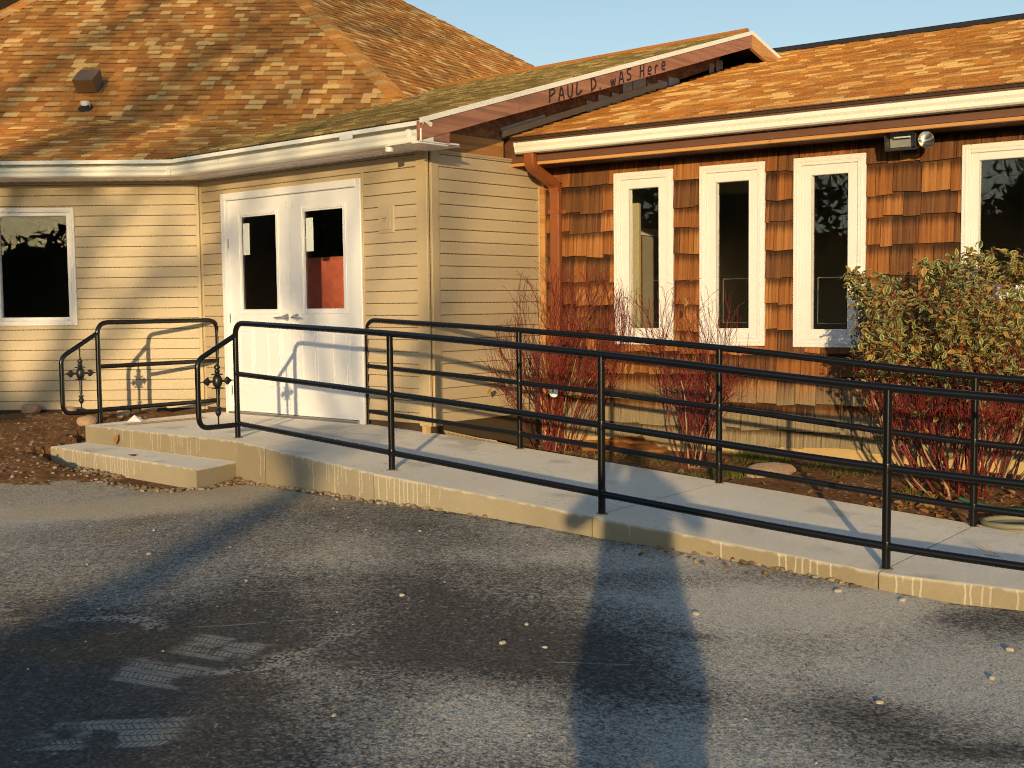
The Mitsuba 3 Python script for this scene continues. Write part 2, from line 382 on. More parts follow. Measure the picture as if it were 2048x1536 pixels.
def asphalt_fn(p, n, uv):
    x, y = p.x, p.y
    wob = fbm(x * 2.3, y * 2.3, 5.0, 3) - .5
    wob2 = fbm(x * 2.3 + 50, y * 2.3, 9.0, 3) - .5
    m = .42 + .75 * (fbm(x * .55 + 3, y * .55 + 7, 2.0, 4) - .5)
    for cx, cy, rx, ry, k in PALES:
        d = dr.sqrt(dr.square((x - cx) / rx + wob) + dr.square((y - cy) / ry + wob2))
        m = m + .42 * k * smoothstep(1.35, .25, d)
    for cx, cy, rx, ry, k in DARKS:
        d = dr.sqrt(dr.square((x - cx) / rx + wob) + dr.square((y - cy) / ry + wob2))
        m = m - .34 * k * smoothstep(1.35, .25, d)
    m = m + .30 * smoothstep(7.2, 9.0, y - .35 * x)
    m = dr.clip(m, 0.04, 1)
    g1, g2 = noise(x * 95, y * 95, 1.0), noise(x * 190, y * 190, 3.0)
    g0 = noise(x * 42, y * 42, 8.0)
    dust = smoothstep(.10, .98, m * .92 + .34 * (g1 - .5) + .16 * (g0 - .5) + .26 * (g2 - .5) + .04)
    # scratches
    a1 = x * .97 + y * .24; b1 = -x * .24 + y * .97
    sc = smoothstep(.035, .012, dr.abs(noise(a1 * .9, b1 * 2.2, 6.0) - .5)) * smoothstep(.62, .75, noise(a1 * 2.1, b1 * 3.3, 2.0))
    dust = dr.maximum(dust, .55 * sc * smoothstep(.35, .6, g1))
    for sx, sy, an, ln in SCR:
        ca, sa = math.cos(an), math.sin(an)
        u, v = (x - sx) * ca + (y - sy) * sa, -(x - sx) * sa + (y - sy) * ca + .02 * (noise(x * 5, y * 5, 2.0) - .5)
        dust = dr.maximum(dust, .40 * smoothstep(.008, .003, dr.abs(v)) * smoothstep(ln, ln * .7, dr.abs(u)) * smoothstep(.3, .55, noise(u * 14, 4.0, sx)))
    chips = smoothstep(.90, .95, noise(x * 33, y * 33, 4.0))
    dust = dr.maximum(dust, .40 * chips * smoothstep(.35, .6, noise(x * 2, y * 2, 8.0)))
    tr = mi.Float(0)
    for cx, cy, ang, L, w in TREADS:
        ca, sa = math.cos(ang), math.sin(ang)
        u, v = (x - cx) * ca + (y - cy) * sa, -(x - cx) * sa + (y - cy) * ca
        vv = (v / w + 1) * 2.5
        rib = dr.floor(vv); row = dr.abs(vv - rib - .5)
        sgn = dr.select(rib - 2 * dr.floor(rib / 2) > .5, 1.0, -1.0)
        blk = u * 46 + sgn * 1.1 * (vv - rib) + .37 * rib
        bl = dr.abs(blk - dr.floor(blk) - .5)
        pat = smoothstep(.46, .36, row) * smoothstep(.45, .30, bl)
        fade = smoothstep(1.0, .35, dr.abs(u) / L + .5 * wob) * smoothstep(1.02, .8, dr.abs(v) / w + .3 * wob2)
        tr = dr.maximum(tr, (pat * .8 + .2) * fade * (.6 + .6 * g1) * smoothstep(.36, .58, fbm(x * 8 + cx * 7, y * 8, 3.0, 3)))
    dust = dr.maximum(dust, dr.clip(tr * .8, 0, .55))
    brown = smoothstep(.45, .7, fbm(x * 1.3 + 9, y * 1.3, 4.0, 3)) * smoothstep(-.4, -1.8, x)
    base = mix((.066, .058, .051), (.092, .066, .042), brown) * (.62 + .76 * g1)
    pale = mix((.40, .37, .32), (.39, .31, .20), dr.clip(brown * .6 + .45 * smoothstep(7.0, 9.2, y), 0, 1)) * (.72 + .5 * g2)
    return mix(base, pale, dust)
scene['asphalt_paving'] = bumped(principled(proc(asphalt_fn), .88, .3), lambda p, n, uv: noise(p.x * 85, p.y * 85, 2.0) + .7 * noise(p.x * 170, p.y * 170, 5.0) + 1.2 * fbm(p.x * 20, p.y * 20, 3.0, 2), .0075, 2e-3)
def soil_fn(p, n, uv):
    f, g = fbm(p.x * 6, p.y * 6, p.z * 6, 4), noise(p.x * 70, p.y * 70, p.z * 70)
    st = smoothstep(.76, .84, noise(p.x * 38, p.y * 38, p.z * 38))
    c = mix((.075, .036, .017), (.165, .09, .045), f) * (.65 + .7 * g)
    return mix(c, C3(.30, .23, .16), st * .7)
scene['soil'] = bumped(principled(proc(soil_fn), .95, .1), lambda p, n, uv: fbm(p.x * 26, p.y * 26, p.z * 26, 4), .035, 2e-3)
scene['far_lawn'] = principled(proc(lambda p, n, uv: mix((.06, .065, .025), (.11, .095, .05), fbm(p.x * .6, p.y * .6, 1.0, 3))), .95)
scene['black_paint'] = principled((.005, .005, .006), .24, .42)
scene['iron_paint'] = principled((.010, .010, .010), .38, .5)
scene['steel'] = principled((.72, .70, .66), .22, metallic=1.0)
scene['dull_steel'] = principled((.40, .39, .37), .4, metallic=.9)
def twig_fn(p, n, uv):
    g = noise(p.x * 50, p.y * 50, p.z * 22)
    return mix((.085, .010, .011), (.25, .032, .026), g) * (.65 + .6 * uv.x)
scene['red_stem'] = principled(proc(twig_fn), .5, .4)
scene['tan_stem'] = principled(proc(lambda p, n, uv: mix((.26, .17, .09), (.38, .27, .15), noise(p.x * 60, p.y * 60, p.z * 20))), .7)
def leaf_fn(p, n, uv):
    # uv.x: tone of the leaf, uv.y: distance from the midrib to the margin
    t = uv.x
    mid = mix((.10, .15, .03), (.17, .20, .045), noise(p.x * 90, p.y * 90, p.z * 90))
    mid = dr.select(t > .74, C3(.33, .20, .05), mid)
    edge = dr.select(t > .74, C3(.50, .32, .12), C3(.56, .52, .26))
    return mix(mid, edge, smoothstep(.38, .72, uv.y + .35 * (noise(p.x * 70, p.y * 70, p.z * 70) - .5))) * (.75 + .4 * t)
scene['variegated_leaf'] = {'type': 'principledthin', 'base_color': proc(leaf_fn), 'roughness': .5, 'diff_trans': .55}
scene['dry_leaf'] = {'type': 'principledthin', 'base_color': proc(lambda p, n, uv: mix(mix((.30, .13, .05), (.42, .26, .12), uv.x), C3(.17, .07, .03), smoothstep(.75, .95, uv.x)) * (.7 + .5 * noise(p.x * 90, p.y * 90, p.z * 90))), 'roughness': .7, 'diff_trans': .3}
scene['grass'] = {'type': 'principledthin', 'base_color': proc(lambda p, n, uv: mix((.075, .12, .02), (.20, .19, .06), uv.x)), 'roughness': .6, 'diff_trans': .5}
def stone_fn(p, n, uv):
    f = fbm(p.x * 9, p.y * 9, p.z * 9, 4)
    return mix((.44, .29, .20), (.30, .21, .14), f) * (.8 + .4 * noise(p.x * 60, p.y * 60, p.z * 60))
scene['sandstone'] = bumped(principled(proc(stone_fn), .9, .2), lambda p, n, uv: fbm(p.x * 40, p.y * 40, p.z * 40, 3), .008)
scene['gravel_stone'] = principled(proc(lambda p, n, uv: pal(uv.x, [(.20, .14, .09), (.3, (.30, .24, .17)), (.55, (.13, .085, .05)), (.8, (.22, .15, .09))]) * (.75 + .5 * noise(p.x * 120, p.y * 120, p.z * 120))), .9)
scene['pale_pebble'] = principled(proc(lambda p, n, uv: C3(.40, .345, .27) * (.8 + .4 * noise(p.x * 150, p.y * 150, p.z * 150))), .8)
scene['rotten_wood'] = bumped(principled(proc(lambda p, n, uv: mix((.36, .15, .04), (.10, .035, .015), fbm(p.x * 14, p.y * 14, p.z * 60, 4))), .8), lambda p, n, uv: fbm(p.x * 30, p.y * 30, p.z * 120, 3), .008)
scene['paper'] = principled((.72, .73, .74), .7)
scene['hose_rubber'] = principled((.20, .19, .13), .55)
scene['green_plastic'] = principled((.03, .10, .055), .4)
scene['bark'] = bumped(principled(proc(lambda p, n, uv: mix((.11, .085, .06), (.055, .04, .03), fbm(p.x * 9, p.y * 9, p.z * 3, 3))), .9), lambda p, n, uv: fbm(p.x * 16, p.y * 16, p.z * 4, 3), .03)
scene['evergreen'] = principled(proc(lambda p, n, uv: mix((.018, .034, .012), (.045, .062, .02), uv.x)), .8)
scene['jacket'] = principled((.04, .05, .08), .8)
scene['trousers'] = principled((.05, .05, .06), .85)
scene['skin'] = principled((.45, .27, .19), .5)
scene['hair'] = principled((.05, .03, .02), .6)
scene['camera_body'] = principled((.35, .35, .36), .35, metallic=.6)
scene['lamp_glass'] = {'type': 'thindielectric', 'int_ior': 1.5}
scene['lamp_mirror'] = principled((.85, .82, .74), .18, metallic=1.0)
scene['bronze_housing'] = principled((.03, .025, .02), .45)
scene['vent_brown'] = principled(proc(lambda p, n, uv: C3(.15, .09, .045) * (.8 + .4 * fbm(p.x * 8, p.y * 8, p.z * 8, 2))), .6)
scene['pvc_white'] = principled((.62, .60, .55), .5)
def kraft_fn(p, n, uv):
    w = fbm(p.x * 5, p.y * 5, p.z * 9, 3)
    return C3(.30, .19, .09) * (.6 + .8 * w)
scene['kraft_paper'] = bumped(principled(proc(kraft_fn), .6), lambda p, n, uv: fbm(p.x * 7, p.y * 7, p.z * 12, 3), .05)
scene['pink_wool'] = bumped(principled(proc(lambda p, n, uv: C3(.62, .16, .10) * (.75 + .5 * fbm(p.x * 14, p.y * 14, p.z * 14, 3))), .95), lambda p, n, uv: fbm(p.x * 30, p.y * 30, p.z * 30, 3), .02)
scene['seam_tape'] = principled((.035, .025, .02), .7)
scene['stud_wood'] = principled((.48, .30, .13), .7)
scene['dim_wall'] = principled((.10, .09, .075), .9)
scene['drywall'] = principled((.62, .56, .46), .9)
scene['old_plaster'] = principled((.30, .27, .21), .9)
scene['panel_wood'] = principled(proc(lambda p, n, uv: C3(.20, .085, .03) * (.7 + .5 * fbm(p.x * 3, p.y * 3, p.z * 40, 3))), .5)
scene['tan_wall'] = principled((.40, .36, .22), .8)
scene['sticker'] = principled((.70, .74, .70), .6)

rng = random.Random(7)
# ================================================================== BUILDING ONE: the vinyl-sided hall
HALL = thing('sided_building', 'tan vinyl-sided building with brown hip roof and white double doors', 'building')
COURSE = 0.1016
def boards(fr, wall, u0, u1, z0, z1, holes, phase):
    """Clapboard courses as single boards, cut round the openings."""
    k = math.floor((z0 - phase) / COURSE)
    while True:
        za = phase + k * COURSE; zb = za + COURSE; k += 1
        if za >= z1 - .01:
            break
        lo, hi = max(za, z0), min(zb, z1)
        if hi - lo < .015:
            continue
        spans = [(u0, u1)]
        for h in holes:
            if h[2] < hi - .004 and h[3] > lo + .004:
                new = []
                for a, b in spans:
                    if h[1] <= a or h[0] >= b:
                        new.append((a, b))
                    else:
                        if h[0] > a: new.append((a, h[0]))
                        if h[1] < b: new.append((h[1], b))
                spans = new
        cells = [(a, b, lo, hi, False) for a, b in spans]
        for h in holes:                                   # the strips left above and below an opening
            if h[3] > lo and h[3] < hi - .012: cells.append((max(u0, h[0]), min(u1, h[1]), h[3], hi, True))
            if h[2] < hi and h[2] > lo + .012: cells.append((max(u0, h[0]), min(u1, h[1]), lo, h[2], False))
        for a, b, lo, hi, cutlip in cells:
            if b - a < .01:
                continue
            j = rng.uniform(-.0008, .0008)
            f = (hi - lo) / COURSE
            m = extrude([(.001, lo + .001), (.008, lo + .001), (.0145 - .009 * f, hi), (.001, hi)] if cutlip else [(.001, lo + .0052), (.0130 + j, lo + .0052), (.0155 + j, lo + .0085), (.0155 - .009 * f + j, hi), (.001, hi)], a, b)
            t = rng.random()
            add('siding_board', fr(m), 'vinyl_siding', wall, uv=np.column_stack([np.full(len(m[0]), t), np.zeros(len(m[0]))]))
# --- wall left of the doors
WL_HOLE = (-2.075, -1.2437, -0.1555, 1.0056)
wl = add('wall', FL(wallsheet(-3.6, -0.0, -1.35, 1.40, [(WL_HOLE[0] + .03, WL_HOLE[1] - .03, WL_HOLE[2] + .03, WL_HOLE[3] - .03)], -.12, 0)), 'groove_shade_wall', HALL, label='wall of tan clapboard left of the doors')
boards(FL, wl, -3.6, -0.045, -1.0, 1.262, [WL_HOLE], 1.1205 - COURSE * 30)
# --- wall with the double doors
DF = (0.3743, 2.3806, -1.06, 1.0957)
wd = add('wall', FD(wallsheet(0.0, 3.1655, -1.35, 1.40, [(DF[0] + .03, DF[1] - .03, DF[2], DF[3] - .03)], -.12, 0)), 'groove_shade_wall', HALL, label='wall of tan clapboard round the doors')
BLK = (2.588, 2.782, .612, .842)
boards(FD, wd, 0.036, 3.045, -0.985, 1.262, [(DF[0], DF[1], -2, DF[3])], 1.033 - COURSE * 30)
# --- wall right of the corner post
ws = add('wall', FS(wallsheet(0.0, 1.418, -1.45, 1.268, [], -.12, 0)), 'groove_shade_wall', HALL, label='short wall of tan clapboard right of the corner post')
boards(FS, ws, 0.115, 1.385, -0.985, 1.255, [], 1.0328 - COURSE * 30)
# trim: inside corner, outside corner post, end channel, starter and top channels, door channel
add('corner_trim', FL(box(-.045, -.012, 0, .022, -1.01, 1.262, .004)), 'vinyl_trim', HALL)
add('corner_trim', FD(box(.004, .036, 0, .020, -1.01, 1.262, .004)), 'vinyl_trim', HALL)
cp = [box(3.045, 3.062, 0, .019, -1.0, 1.262, .003), box(3.062, 3.1655 + .014, 0, .028, -1.0, 1.262, .004)]
add('corner_post', FD(cat(cp)), 'vinyl_trim', HALL)
cs = [box(0.014, .098, 0, .028, -1.0, 1.262, .004), box(.098, .115, 0, .019, -1.0, 1.262, .003)]
add('corner_post', FS(cat(cs)), 'vinyl_trim', HALL)
add('end_channel', FS(box(1.385, 1.412, 0, .022, -1.0, 1.12, .003)), 'vinyl_trim', HALL)
add('top_channel', FS(box(.115, 1.15, 0, .024, 1.255, 1.272, .003)), 'vinyl_trim', HALL)
add('door_channel', FD(box(DF[1] + .001, DF[1] + .02, 0, .021, -1.0, DF[3] + .055, .003)), 'vinyl_trim', HALL)
add('frieze_channel', FD(box(.036, 3.045, 0, .026, 1.2625, 1.28, .003)), 'vinyl_trim', HALL)
add('frieze_channel', FL(box(-3.6, -.045, 0, .026, 1.2625, 1.28, .003)), 'vinyl_trim', HALL)
# foundation strip under the short wall
add('foundation', FS(box(-.05, 1.40, -.06, -.012, -1.5, -.99)), 'foundation_paint', HALL)
add('foundation', FL(box(-3.6, -.02, -.06, -.008, -1.5, -1.0)), 'foundation_paint', HALL)
# outlet block
mb = add('mounting_block', FD(cat([box(BLK[0], BLK[1], 0, .021, BLK[2], BLK[3], .006), box(BLK[0] + .022, BLK[1] - .032, .0212, .031, BLK[2] + .025, BLK[3] - .02, .004)])), 'vinyl_siding', HALL, uv=None, label='square tan cover block beside the doors')
sk = [lathe([(.0, 0), (.006, 0)], [2.66, .0316, .735], [0, 1, 0], 8), lathe([(0, 0), (.006, 0)], [2.69, .0316, .735], [0, 1, 0], 8), lathe([(0, 0), (.006, 0)], [2.675, .0316, .712], [0, 1, 0], 8)]
add('socket_slot', FD(cat(sk)), 'dark_void', mb)
# --- eaves
def gutter_profile(base_off, z):
    o = base_off
    return [(o - .115, z), (o - .028, z), (o - .012, z + .012), (o - .010, z + .040), (o + .002, z + .062), (o + .004, z + .088), (o - .008, z + .092), (o - .008, z + .084), (o - .004, z + .082), (o - .008, z + .064), (o - .020, z + .042), (o - .022, z + .014), (o - .034, z + .008), (o - .108, z + .008), (o - .108, z + .090), (o - .115, z + .090)]
def swept_eave(profile, uL0, uD1):
    """A profile carried along the left wall and, mitred at the inside corner, along the door wall."""
    P = np.array(profile, float); n = len(P)
    # mitre: both frames share the corner; the bisector point of offset o
    nl, nd = FL.n, FD.n
    k = 1 + nl @ nd

    V = []
    for o, z in P:
        V.append(np.r_[FL.o + FL.d * uL0 + FL.n * o, z])
    for o, z in P:
        V.append(np.r_[FL.o + (nl + nd) * (o / k), z])
    for o, z in P:
        V.append(np.r_[FD.o + FD.d * uD1 + FD.n * o, z])
    F = []
    for s in range(2):
        for i in range(n):
            j = (i + 1) % n
            F += [[s * n + i, s * n + j, (s + 1) * n + j], [s * n + i, (s + 1) * n + j, (s + 1) * n + i]]
    tri = earcut(P)
    F += [[a, b, c] for a, b, c in tri] + [[2 * n + a, 2 * n + c, 2 * n + b] for a, b, c in tri]
    return world(np.array(V)), np.array(F)
RK = .40                                   # rake overhang beyond the corner
uDend = 3.1655 + RK
gut = add('gutter', swept_eave(gutter_profile(.452, 1.254), -3.8, uDend - .03), 'white_metal', HALL, label='white metal gutter along the eaves of the sided building')
add('end_cap', FD(box(uDend - .03, uDend - .012, .335, .458, 1.252, 1.349, .004)), 'white_metal', gut)
add('joint_collar', FD(box(uDend - .17, uDend - .13, .448, .4605, 1.252, 1.352, .002)), 'white_metal', gut)
add('outlet_stub', FD(lathe([(.0, 0), (.032, 0), (.032, -.045), (.026, -.045), (.026, -.02), (0, -.02)], [uDend - .42, .40, 1.256], [0, 0, 1], 14)), 'white_vinyl', gut)
# seam strip at the inside corner
kk = 1 + FL.n @ FD.n
cpt = FL.o + (FL.n + FD.n) * (.462 / kk)
add('corner_patch', tube([np.r_[cpt, 1.258 + Z0], np.r_[cpt, 1.346 + Z0]], .016, 8), 'white_metal', gut)
for fr, us in ((FL, (-1.75, -1.05, -.42)), (FD, (.5, .95, 2.1))):
    for u in us:
        add('gutter_spike', fr(box(u, u + .02, .4565, .459, 1.333, 1.338)), 'dull_steel', gut)
add('gutter_tag', FD(cat([box(2.62, 2.78, .4572, .4586, 1.345, 1.385)])), 'paper', gut)
add('fascia', swept_eave([(.318, 1.25), (.337, 1.25), (.337, 1.392), (.318, 1.392)], -3.8, uDend - .012), 'white_metal', HALL)
add('drip_edge', swept_eave([(.34, 1.385), (.352, 1.366), (.354, 1.366), (.43, 1.405), (.44, 1.378), (.4425, 1.378), (.436, 1.413), (.34, 1.400)], -3.8, uDend), 'white_metal', HALL)
so = add('soffit', swept_eave([(.02, 1.258), (.325, 1.252), (.325, 1.264), (.02, 1.270)], -3.8, uDend - .02), 'white_vinyl', HALL)
for u in np.arange(-2.6, -.15, .102):
    add('soffit_rib', FL(box(u, u + .008, .03, .32, 1.2505, 1.2565)), 'white_vinyl', so)
for u in np.arange(.35, 3.4, .102):
    add('soffit_rib', FD(box(u, u + .008, .03, .32, 1.2505, 1.2565)), 'white_vinyl', so)
# --- roofs
sl, sd, sm, sc = .333, .2935, .65, .304
AP = FL.o + FL.d * -1.84 - FL.n * 8.96      # apex of the hip roof in plan
ZAP = 1.415 + sl * 2.05 + sm * (8.96 + .43 - 2.05)
def zL(x, y):  return 1.415 + sl * (.43 - FL.uo(x, y)[1])
def zD(x, y):  return 1.43 + sd * (.43 - FD.uo(x, y)[1])
def hipz(az):
    """Height of the hip-roof face whose downhill direction is turned az degrees from the left wall's outward normal."""
    a = math.radians(az); c, s = math.cos(a), math.sin(a)
    g = np.array([FL.n[0] * c - FL.n[1] * s, FL.n[0] * s + FL.n[1] * c])
    return (lambda x, y: ZAP - sm * ((np.array([x, y]) - AP) @ g)), g
z1, g1 = hipz(0.0)
z2, g2 = hipz(56.4)
z3, g3 = hipz(156.0)
z8, g8 = hipz(-46.0)
z7, g7 = hipz(-91.0)
SHING = {'hall': [], 'cedar': []}
class Face:
    """A roof plane: origin on the eave (plan xy, height), e along the eave, g downhill in plan, slope."""
    def __init__(self, xy, z, e, g, slope):
        c = 1 / math.hypot(1, slope)
        self.P = np.array([xy[0], xy[1], z]); self.e = np.array([e[0], e[1], 0.0])
        self.s = np.array([-g[0] * c, -g[1] * c, slope * c]); self.n = np.array([g[0] * slope * c, g[1] * slope * c, c])
    def w(self, a, b, h=0.0):
        return self.P + self.e * a + self.s * b + self.n * h
    def map(self, m):
        V = np.asarray(m[0])
        X = self.P + V[:, :1] * self.e + V[:, 1:2] * self.s + V[:, 2:3] * self.n
        F = np.asarray(m[1])
        if np.dot(np.cross(self.e, self.s), self.n) < 0:
            F = F[:, ::-1]
        return world(X), F
EXPO = 0.1429
def lay_shingles(face, poly, store, bmax=99, thick=.013, seed=0, blend=0.0):
    r = random.Random(seed)
    P = np.array(poly)
    if poly_area(P) < 0:
        poly = poly[::-1]; P = P[::-1]
    b0, b1 = P[:, 1].min(), min(P[:, 1].max(), bmax)
    k = max(0, int(b0 / EXPO) - 1)
    while k * EXPO < b1:
        lo, hi = k * EXPO - (0.012 if k == 0 else 0), (k + 1) * EXPO
        k += 1
        row = clip(clip(list(map(tuple, P)), lambda q: q[1] - lo), lambda q: hi - q[1])
        if len(row) < 3:
            continue
        R = np.array(row); a, aend = R[:, 0].min() - r.uniform(0, .2), R[:, 0].max()
        prev = 0
        while a < aend:
            w = r.choice([.085, .11, .125, .14, .15, .165, .20])
            raised = r.random() < .55 if prev else True
            prev = raised
            tone = r.random()
            x0, x1 = a, a + w
            a += w
            t = clip(clip(row, lambda q: q[0] - x0), lambda q: x1 - .0015 - q[0])
            if len(t) < 3 or abs(poly_area(t)) < 4e-4:
                continue
            h0 = (thick if raised else thick * .55) + r.uniform(-.0008, .0008)
            dlo = r.uniform(-.003, .003)
            m = prism(t, lambda aa, bb: .0015 + (h0 + dlo * .3) * (1 - (bb - lo) / (hi - lo)) ** 1.0 + .002)
            V, F = face.map(m)
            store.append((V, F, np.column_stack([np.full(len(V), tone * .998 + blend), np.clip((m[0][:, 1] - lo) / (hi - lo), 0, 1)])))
def deck(face, poly, thick=.03):
    P = np.array(poly)
    if poly_area(P) < 0: P = P[::-1]
    n = len(P)
    V = np.vstack([np.column_stack([P, np.full(n, -.003)]), np.column_stack([P, np.full(n, -thick)])])
    F = [[0, i, i + 1] for i in range(1, n - 1)] + [[n, n + i + 1, n + i] for i in range(1, n - 1)]
    for i in range(n):
        j = (i + 1) % n
        F += [[i, n + i, n + j], [i, n + j, j]]
    return face.map((V, np.array(F)))
def cut(face, poly, fns):
    for f in fns:
        poly = clip(poly, lambda q: f(*face.w(q[0], q[1])))
    return poly
decks = []
# flared eave over the left wall
fa = Face(FL.o + FL.n * .43, 1.415, FL.d, FL.n, sl)
BL = 2.05 / math.cos(math.atan(sl))
pa = cut(fa, [(-4.2, 0), (2.2, 0), (2.2, BL), (-4.2, BL)], [lambda x, y, z: z - zD(x, y), lambda x, y, z: z8(x, y) - z + .4])
decks.append(deck(fa, pa)); lay_shingles(fa, pa, SHING['hall'], seed=1)
# main hip face over the left wall
fb = Face(FL.o + FL.n * (.43 - 2.05), 1.415 + sl * 2.05, FL.d, FL.n, sm)
BB = (8.96 + .43 - 2.05) * math.hypot(1, sm)
pb = cut(fb, [(-7, 0), (6, 0), (6, BB), (-7, BB)], [lambda x, y, z: z2(x, y) - z, lambda x, y, z: z8(x, y) - z, lambda x, y, z: z - zD(x, y) + .02])
decks.append(deck(fb, pb)); lay_shingles(fb, pb, SHING['hall'], bmax=5.6, seed=2)
# right hip face
e2 = np.array([-g2[1], g2[0]])
D2 = 7.8
fc = Face(AP + g2 * D2, ZAP - sm * D2, e2, g2, sm)
pc = cut(fc, [(-9, 0), (9, 0), (9, D2 * math.hypot(1, sm)), (-9, D2 * math.hypot(1, sm))], [lambda x, y, z: z1(x, y) - z, lambda x, y, z: z3(x, y) - z])
decks.append(deck(fc, pc)); lay_shingles(fc, pc, SHING['hall'], bmax=7.4, seed=3, thick=.012)
# left hip face (a sliver of it shows)
e8 = np.array([-g8[1], g8[0]])
fe = Face(AP + g8 * 7.2, ZAP - sm * 7.2, e8, g8, sm)
pe = cut(fe, [(-7, 0), (7, 0), (7, 8.59), (-7, 8.59)], [lambda x, y, z: z1(x, y) - z, lambda x, y, z: z7(x, y) - z])
decks.append(deck(fe, pe)); lay_shingles(fe, cut(fe, pe, [lambda x, y, z: 5.6 - z]), SHING['hall'], seed=4)
for zf, g, lim in ((z3, g3, [z2]), (z7, g7, [z8])):
    e = np.array([-g[1], g[0]]); ff = Face(AP + g * 7.0, ZAP - sm * 7.0, e, g, sm)
    pp = cut(ff, [(-10, 0), (10, 0), (10, 7 * math.hypot(1, sm)), (-10, 7 * math.hypot(1, sm))], [lambda x, y, z, q=q: q(x, y) - z for q in lim])
    if len(pp) > 2: decks.append(deck(ff, pp))
# gabled roof over the doors
fd = Face(FD.o + FD.n * .43, 1.43, FD.d, FD.n, sd)
TR = 4.93; BD = TR * math.hypot(1, sd)
pd_ = cut(fd, [(-3.2, 0), (uDend, 0), (uDend, BD), (-3.2, BD)], [lambda x, y, z: z - zL(x, y), lambda x, y, z: z - min(z1(x, y), z2(x, y)) + 1.2])
decks.append(deck(fd, pd_)); lay_shingles(fd, pd_, SHING['hall'], seed=5, thick=.013, blend=1.001)
fdb = Face(FD.o - FD.n * (2 * TR - .43), 1.43, -FD.d, -FD.n, sd)
decks.append(deck(fdb, [(-uDend, 0), (1.5, 0), (1.5, BD), (-uDend, BD)]))
rf = add('roof', cat(decks), 'roof_deck', HALL, label='brown asphalt-shingle hip roof with a flared eave and a gabled wing')
add('ridge_cap', tube([fd.w(uDend - .005, BD, .012) + [0, 0, Z0], fd.w(-1.6, BD, .012) + [0, 0, Z0]], .035, 6), 'asphalt_shingle', rf, uv=np.full((14, 2), .3))
# hip caps: folded shingles lapped up the hip
def hip_caps(pa_, pb_, fa_, fb_, count, width, seed):
    r = random.Random(seed)
    pa_, pb_ = np.array(pa_), np.array(pb_)
    d = (pb_ - pa_); L = np.linalg.norm(d); d /= L
    na = np.cross(d, fa_.n); na = na if na[2] < 0 else -na
    nb = np.cross(d, fb_.n); nb = nb if nb[2] < 0 else -nb
    step = L / count
    for i in range(count):
        p0 = pa_ + d * (i * step); tone = r.choice([.38, .45, .5, .42, .72, .38, .75, .48, .95]) + r.uniform(0, .04)
        V = []
        for s, h in ((0, .024), (step * 1.35, .012)):
            for sd_, off in ((na, fa_.n), (nb, fb_.n)):
                pass
            V += [p0 + d * s + na * width + fa_.n * (h * .8), p0 + d * s + na * width * .12 + fa_.n * h, p0 + d * s + (fa_.n + fb_.n) * .5 * (h + .006), p0 + d * s + nb * width * .12 + fb_.n * h, p0 + d * s + nb * width + fb_.n * (h * .8)]
        for j in range(5):
            V.append(V[j] - (fa_.n + fb_.n) * .5 * .022)
        F = []
        for j in range(4):
            F += [[j, j + 1, 6 + j], [j, 6 + j, 5 + j], [j, 11 + j, j + 1], [j, 10 + j, 11 + j]]
        add('hip_cap_shingle', (world(np.array(V)), np.array(F)), 'asphalt_shingle', rf, uv=np.column_stack([np.full(15, tone), np.array(([.1] * 5 + [.5] * 5 + [.1] * 5))]))
def hip_line(t_az, zf_a, zf_b, zlo, zhi):
    a = math.radians(t_az); c, s = math.cos(a), math.sin(a)
    g = np.array([FL.n[0] * c - FL.n[1] * s, FL.n[0] * s + FL.n[1] * c])
    out = []
    for z in (zlo, zhi):
        # along the hip the slope falls as sm * cos(half angle)
        x0 = AP + g * 1.0; k = ZAP - zf_a(*x0)
        out.append(np.r_[AP + g * ((ZAP - z) / k), z])
    return out
h1 = hip_line(28.2, z1, z2, 2.42, 4.75)
hip_caps(h1[0], h1[1], fb, fc, 34, .15, 11)
h2 = hip_line(-23.0, z1, z8, 3.0, 5.2)
hip_caps(h2[0], h2[1], fb, fe, 30, .15, 12)
# shingles: the 300 that show largest are parts, the others one part
def commit_shingles(lst, parent):
    cam = np.array([0, 0, Z0])
    def size(it):
        V, F, uv = it
        c = V.mean(0); k = len(V) // 2
        q = V[:k]; d = q - cam
        if d[:, 1].min() < .5: return 0
        s = np.column_stack([d[:, 0] / d[:, 1], (d[:, 2] + PITCH * d[:, 1]) / d[:, 1]])
        if abs(s[:, 0]).max() > .434 or s[:, 1].max() > .33: return 0
        return abs(poly_area(s))
    o = sorted(range(len(lst)), key=lambda i: -size(lst[i]))
    for i in o[:300]:
        V, F, uv = lst[i]
        add('shingle', (V, F), 'asphalt_shingle', parent, uv=uv)
    rest = [lst[i] for i in o[300:]]
    m = cat([(V, F) for V, F, _ in rest])
    add('shingle_field', m, 'asphalt_shingle', parent, uv=np.vstack([u for _, _, u in rest]), kind='stuff')
commit_shingles(SHING['hall'], rf)
